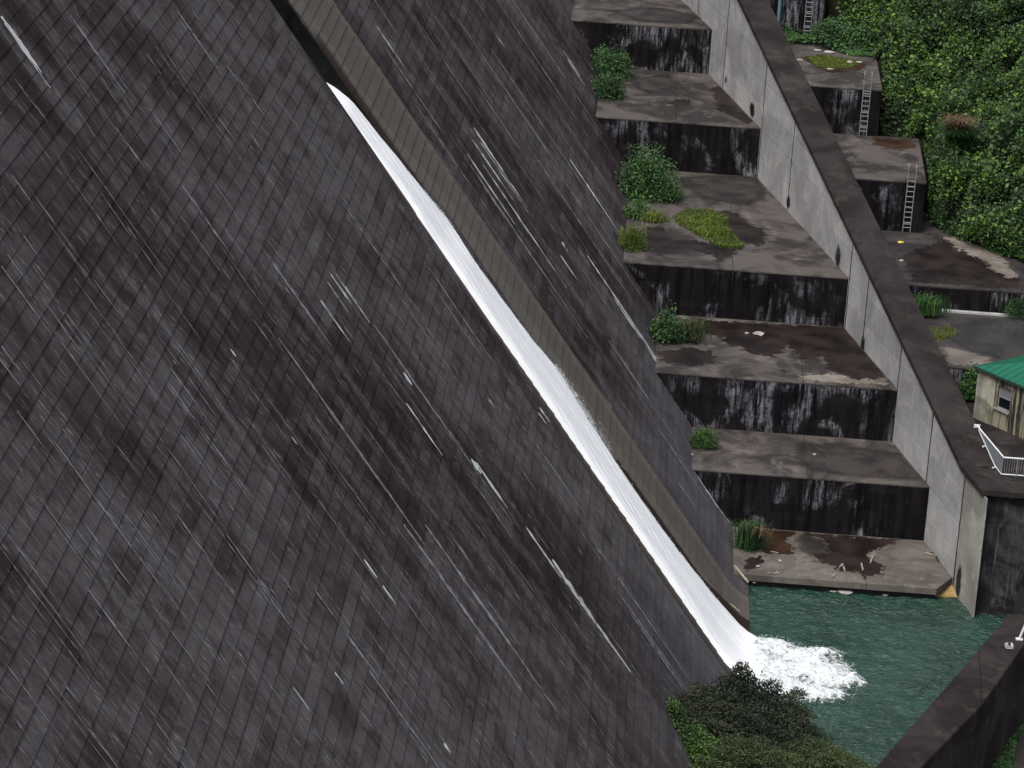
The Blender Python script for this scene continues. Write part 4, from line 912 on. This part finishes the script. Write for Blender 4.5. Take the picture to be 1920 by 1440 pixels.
# seed heads on the tall grass
p = at(1402, 1038, L5); P = np.stack([p.x+rng.normal(.35, .35, 60), p.y+.5+rng.normal(0, .2, 60), np.full(60, L5+.9)], -1); V, F_ = blades(P, .75, .05, .6); 
g_ = [o for o in bpy.data.objects if o.get('label', '').startswith('tall grass clump with pale')][0]; veg('seed_heads', V, F_, 'straw', g_)
# flat moss and grass mats
def inpoly(X, Y, poly):
    c = np.zeros(len(X), bool); n = len(poly)
    for i in range(n):
        (x0, y0), (x1, y1) = poly[i], poly[(i+1) % n]; t = ((y0 > Y) != (y1 > Y)) & (X < (x1-x0)*(Y-y0)/(y1-y0+1e-9)+x0); c ^= t
    return c
def mat_grass(px, z, n, h, m, label, w=.03, cat='moss'):
    poly = [(at(x, y, z).x, at(x, y, z).y) for x, y in px]; xs = [p[0] for p in poly]; ys = [p[1] for p in poly]
    X = rng.uniform(min(xs), max(xs), n); Y = rng.uniform(min(ys), max(ys), n); k = inpoly(X, Y, poly); X, Y = X[k], Y[k]
    hh = .5+.5*np.clip(wav(X, Y, 1.3, 9, 3)+.8, 0, 1.6); V, F_ = blades(np.stack([X, Y, np.full(len(X), z+.0)], -1), h*hh, w, .55); return veg('moss_mat', V, F_, m, None, label=label, cat=cat, kind='stuff')
mat_grass([(1262, 405), (1290, 392), (1330, 394), (1360, 410), (1375, 440), (1394, 460), (1388, 470), (1350, 465), (1320, 450), (1290, 432), (1264, 418)], L2, 9000, .30, 'leafy', 'bright yellow green moss mat on the widest tread', .035)
mat_grass([(1512, 108), (1545, 104), (1598, 112), (1612, 122), (1590, 128), (1550, 132), (1530, 124)], L0, 7000, .12, 'leafy', 'olive moss bed on top of the upper rear block', .04)
mat_grass([(1735, 612), (1790, 616), (1795, 628), (1760, 640), (1745, 632)], 8.0, 1500, .12, 'leafy', 'thin moss beside the standing water behind the coping', .03)
# hillside creepers
def hill_leaves(n, x0, x1, y0, y1, size, up_, seed):
    r = np.random.default_rng(seed); X = r.uniform(x0, x1, n); Y = r.uniform(y0, y1, n)
    Z = hill_h(X, Y); cl = np.clip(wav(X, Y, .85, 21, 5), -1.6, 2.2); cl2 = np.clip(wav(X, Y, 2.3, 23, 4), -1.5, 1.8); keep = (cl+.8*cl2+r.uniform(-1.4, 1.4, n) > -1.9)
    sl_ = .25+up_*(.30*(cl+1.6)+.24*(cl2+1.5))*r.uniform(.25, 1.05, n); sl_ = np.where((Y < 209)&(X < edge_x(Y)+.8), sl_*.35, sl_); Xn, Yn = X-.35*sl_, Y-.45*sl_; br = np.where(Y < 195.8, 18.0, np.where(Y < 203.0, 15.4, np.where(Y < 208.5, 9.0, 12.6))); keep &= (Xn > br+.05)&(Z > 9.0); P = np.stack([Xn, Yn, Z+.75*sl_], -1)[keep]
    d = P-np.array([0, 0, CAM_H]); w = d@np.array(fw); px = 960+F_PX*(d@np.array(RT))/w; py = 720-F_PX*(d@np.array(UP))/w
    return leaves(P[(px > 1380)&(px < 2150)&(py > -180)&(py < 620)], size, tilt=.8)
V1, F1 = hill_leaves(620000, 9.5, 36, 177, 236, .155, 1.6, 31); V2, F2 = hill_leaves(240000, 9.5, 36, 177, 236, .25, 2.2, 32); n1 = len(V1)
veg('creeper_cover', np.concatenate([V1, V2]), np.concatenate([F1, F2+n1]), 'leaf', None, kind='stuff', label='dense green creepers and shrubs covering the bank', cat='creepers')
# creepers over the back of the upper block
def spill(px, z, n, hgt, size, m='leaf'):
    poly = [(at(x, y, z).x, at(x, y, z).y) for x, y in px]; xs = [p[0] for p in poly]; ys = [p[1] for p in poly]; X = rng.uniform(min(xs), max(xs), n); Y = rng.uniform(min(ys), max(ys), n); k = inpoly(X, Y, poly); X, Y = X[k], Y[k]
    Z = z+.05+hgt*np.clip(.45+.6*wav(X, Y, 1.0, 41, 5), .06, 1.5)*rng.uniform(.2, 1, len(X)); return leaves(np.stack([X, Y, Z], -1), size, tilt=.8)
V, F_ = spill([(1465, 84), (1500, 84), (1540, 92), (1565, 98), (1600, 106), (1640, 108), (1660, 85), (1600, 40), (1480, 40)], L0, 26000, 1.3, .18); veg('creeper_cover', V, F_, 'leafb', None, kind='stuff', label='low green creepers spreading over the back of the mossy block', cat='creepers')
V, F_ = spill([(1744, 425), (1752, 428), (1790, 447), (1840, 466), (1880, 482), (1920, 497), (1990, 510), (1990, 430), (1745, 380)], L2, 52000, .9, .14); veg('creeper_cover', V, F_, 'leafb', None, kind='stuff', label='pale green undergrowth along the foot of the bank by the wet paving', cat='creepers')
# pampas tuft on the bank
q = None
for t_ in np.arange(170, 232, .25):
    v = ray(1792, 262); P_ = C0+v*(t_/v.y)
    if hill_h(np.array(P_.x), np.array(P_.y))+3.2 > P_.z: q = P_; break
if q is None: q = at(1792, 262, 14)
t = empty('grass_tuft', tuple(q), label='arching grass tuft with dry straw centre on the leafy bank', cat='grass tuft')
Pb = np.stack([q.x+rng.normal(0, .25, 700), q.y+rng.normal(0, .2, 700), np.full(700, q.z-.2)], -1); V, F_ = blades(Pb, 1.5, .04, .95, (0, -.4)); veg('green_blades', V, F_, 'leafb', t)
Pb = np.stack([q.x+rng.normal(0, .3, 420), q.y+rng.normal(0, .2, 420), np.full(420, q.z+.5)], -1); V, F_ = blades(Pb, 1.4, .05, .8, (0, -.55)); veg('straw_blades', V, F_, 'straw', t)
# river bank, tree and grasses at the lower edge
def bank_h(X, Y): return -.5+1.0*np.clip((134.0-Y)/4, -1.2, 1.1)-.35*np.clip(X-8, 0, 9)*.6+.12*wav(X, Y, .8, 51, 3)
link('river_bank', grid_mesh('river_bank', np.arange(2.5, 15.5, .35), np.arange(95, 140, .35), bank_h), M['soil'], kind='structure')
def tree(base, lumps, n, size, m, label, name='tree', limbs=8):
    t = empty(name, base, label=label, cat='tree'); P = lump_points(n, lumps); V, F_ = leaves(P, size, tilt=1.2); veg('crown', V, F_, m, t)
    mb = MB(); b = Vector(base); top = b+Vector((0, 0, 2.0)); mb.tube([b-Vector((0, 0, .5)), b+Vector((.1, .05, 1)), top], [.22, .17, .13], 8)
    for l in lumps: e = Vector(l[:3])+Vector((0, 0, l[5]*.5)); mb.tube([top-Vector((0, 0, .4)), top.lerp(e, .5)+Vector((0, 0, .25)), e], [.10, .06, .02], 6)
    mb.build('trunk', M['bark'], t); return t
def lp(x, y, Y, rx, ry, rz): p = on_plane(x, y, (0, Y, 0), (0, 1, 0)); return (p.x, p.y, p.z, rx, ry, rz)
tb = on_plane(1375, 1500, (0, 126.5, 0), (0, 1, 0))
tree((tb.x, 126.5, -.3), [lp(1385, 1298, 128.2, 1.05, 1.1, 1.0), lp(1330, 1325, 127.4, 1.3, 1.2, .95), lp(1430, 1330, 127.8, 1.35, 1.2, .85), lp(1375, 1370, 126.2, 1.9, 1.5, 1.2), lp(1300, 1370, 126.5, 1.0, 1.2, .9), lp(1478, 1345, 127.4, 1.0, 1.0, .75), lp(1440, 1400, 126.0, 1.5, 1.3, 1.0), lp(1390, 1262, 128.4, .45, .5, .5), lp(1445, 1292, 128.2, .5, .5, .45), lp(1495, 1305, 128.0, .45, .5, .4), lp(1285, 1342, 127.0, .85, 1.0, .8), lp(1415, 1375, 127.0, 1.4, 1.3, 1.0), lp(1510, 1385, 126.8, .9, .9, .7)], 62000, .10, 'leafd', 'dark fine leaved tree in front of the white plunge foam', limbs=9)
tree((tb.x-1.2, 123.5, -.2), [lp(1290, 1400, 124.5, 1.0, 1.1, 1.1), lp(1258, 1390, 124.8, .8, .9, 1.5), lp(1262, 1345, 125.2, .45, .6, .8), lp(1340, 1425, 123.6, 1.2, 1.1, .8)], 20000, .10, 'leaf', 'green bamboo like bush left of the dark tree at the lower edge', 'bush')
tree((tb.x+.6, 122.5, -.2), [lp(1400, 1420, 123.4, 1.7, 1.2, .8), lp(1460, 1440, 123.2, 1.2, 1.0, .7), lp(1350, 1450, 122.6, 1.4, 1.0, .7), lp(1530, 1420, 124.5, 1.3, 1.1, .7), lp(1590, 1442, 124.8, 1.0, .9, .45)], 26000, .085, 'leafo', 'olive brown shrub at the foot of the dark tree on the lower edge', 'bush')
def bankgrass(name, x0, x1, y0, y1, n, h, m, label, w=.03, lean=.6):
    P = []
    for _ in range(n):
        x = random.uniform(x0, x1); y = random.uniform(y0, y1)
        if y < 1340+max(0, (x-1500))*.62+random.uniform(-8, 8): continue
        P.append(tuple(at(x, y+30, .3)))
    P = np.array(P); P[:, 2] = bank_h(P[:, 0], P[:, 1])+.1; V, F_ = blades(P, h, w, lean); return veg(name, V, F_, m, None, kind='stuff', label=label, cat='grass')
bankgrass('bank_grass', 1440, 1650, 1330, 1500, 9000, 1.15, 'leafo', 'tall mixed green and straw grass on the bank beside the dark tree', .035, .6)
bankgrass('bank_grass', 1470, 1600, 1340, 1460, 2600, 1.7, 'leafo', 'taller thin stems rising above the bank grass', .018, .35)
bankgrass('bank_grass', 1530, 1660, 1380, 1500, 1800, .95, 'straw', 'dry straw coloured blades along the dark guide wall', .03, .8)
# lower ground right of the guide wall
mb = MB(); mb.add([(12, 90, -3.6), (60, 90, -3.6), (60, 152, -3.6), (19, 152, -3.6)], [(0, 1, 2, 3)]); mb.build('lower_yard', M['pave'], kind='structure')
gp = [(1905, 1265), (1930, 1250), (1935, 1330), (1905, 1400), (1888, 1500), (1850, 1500), (1862, 1430), (1885, 1340)]
V, F_ = spill(gp, -3.6, 30000, .35, .10); veg('verge_grass', V, F_, 'leafb', None, kind='stuff', label='bright green weeds along the foot of the dark guide wall', cat='weeds')
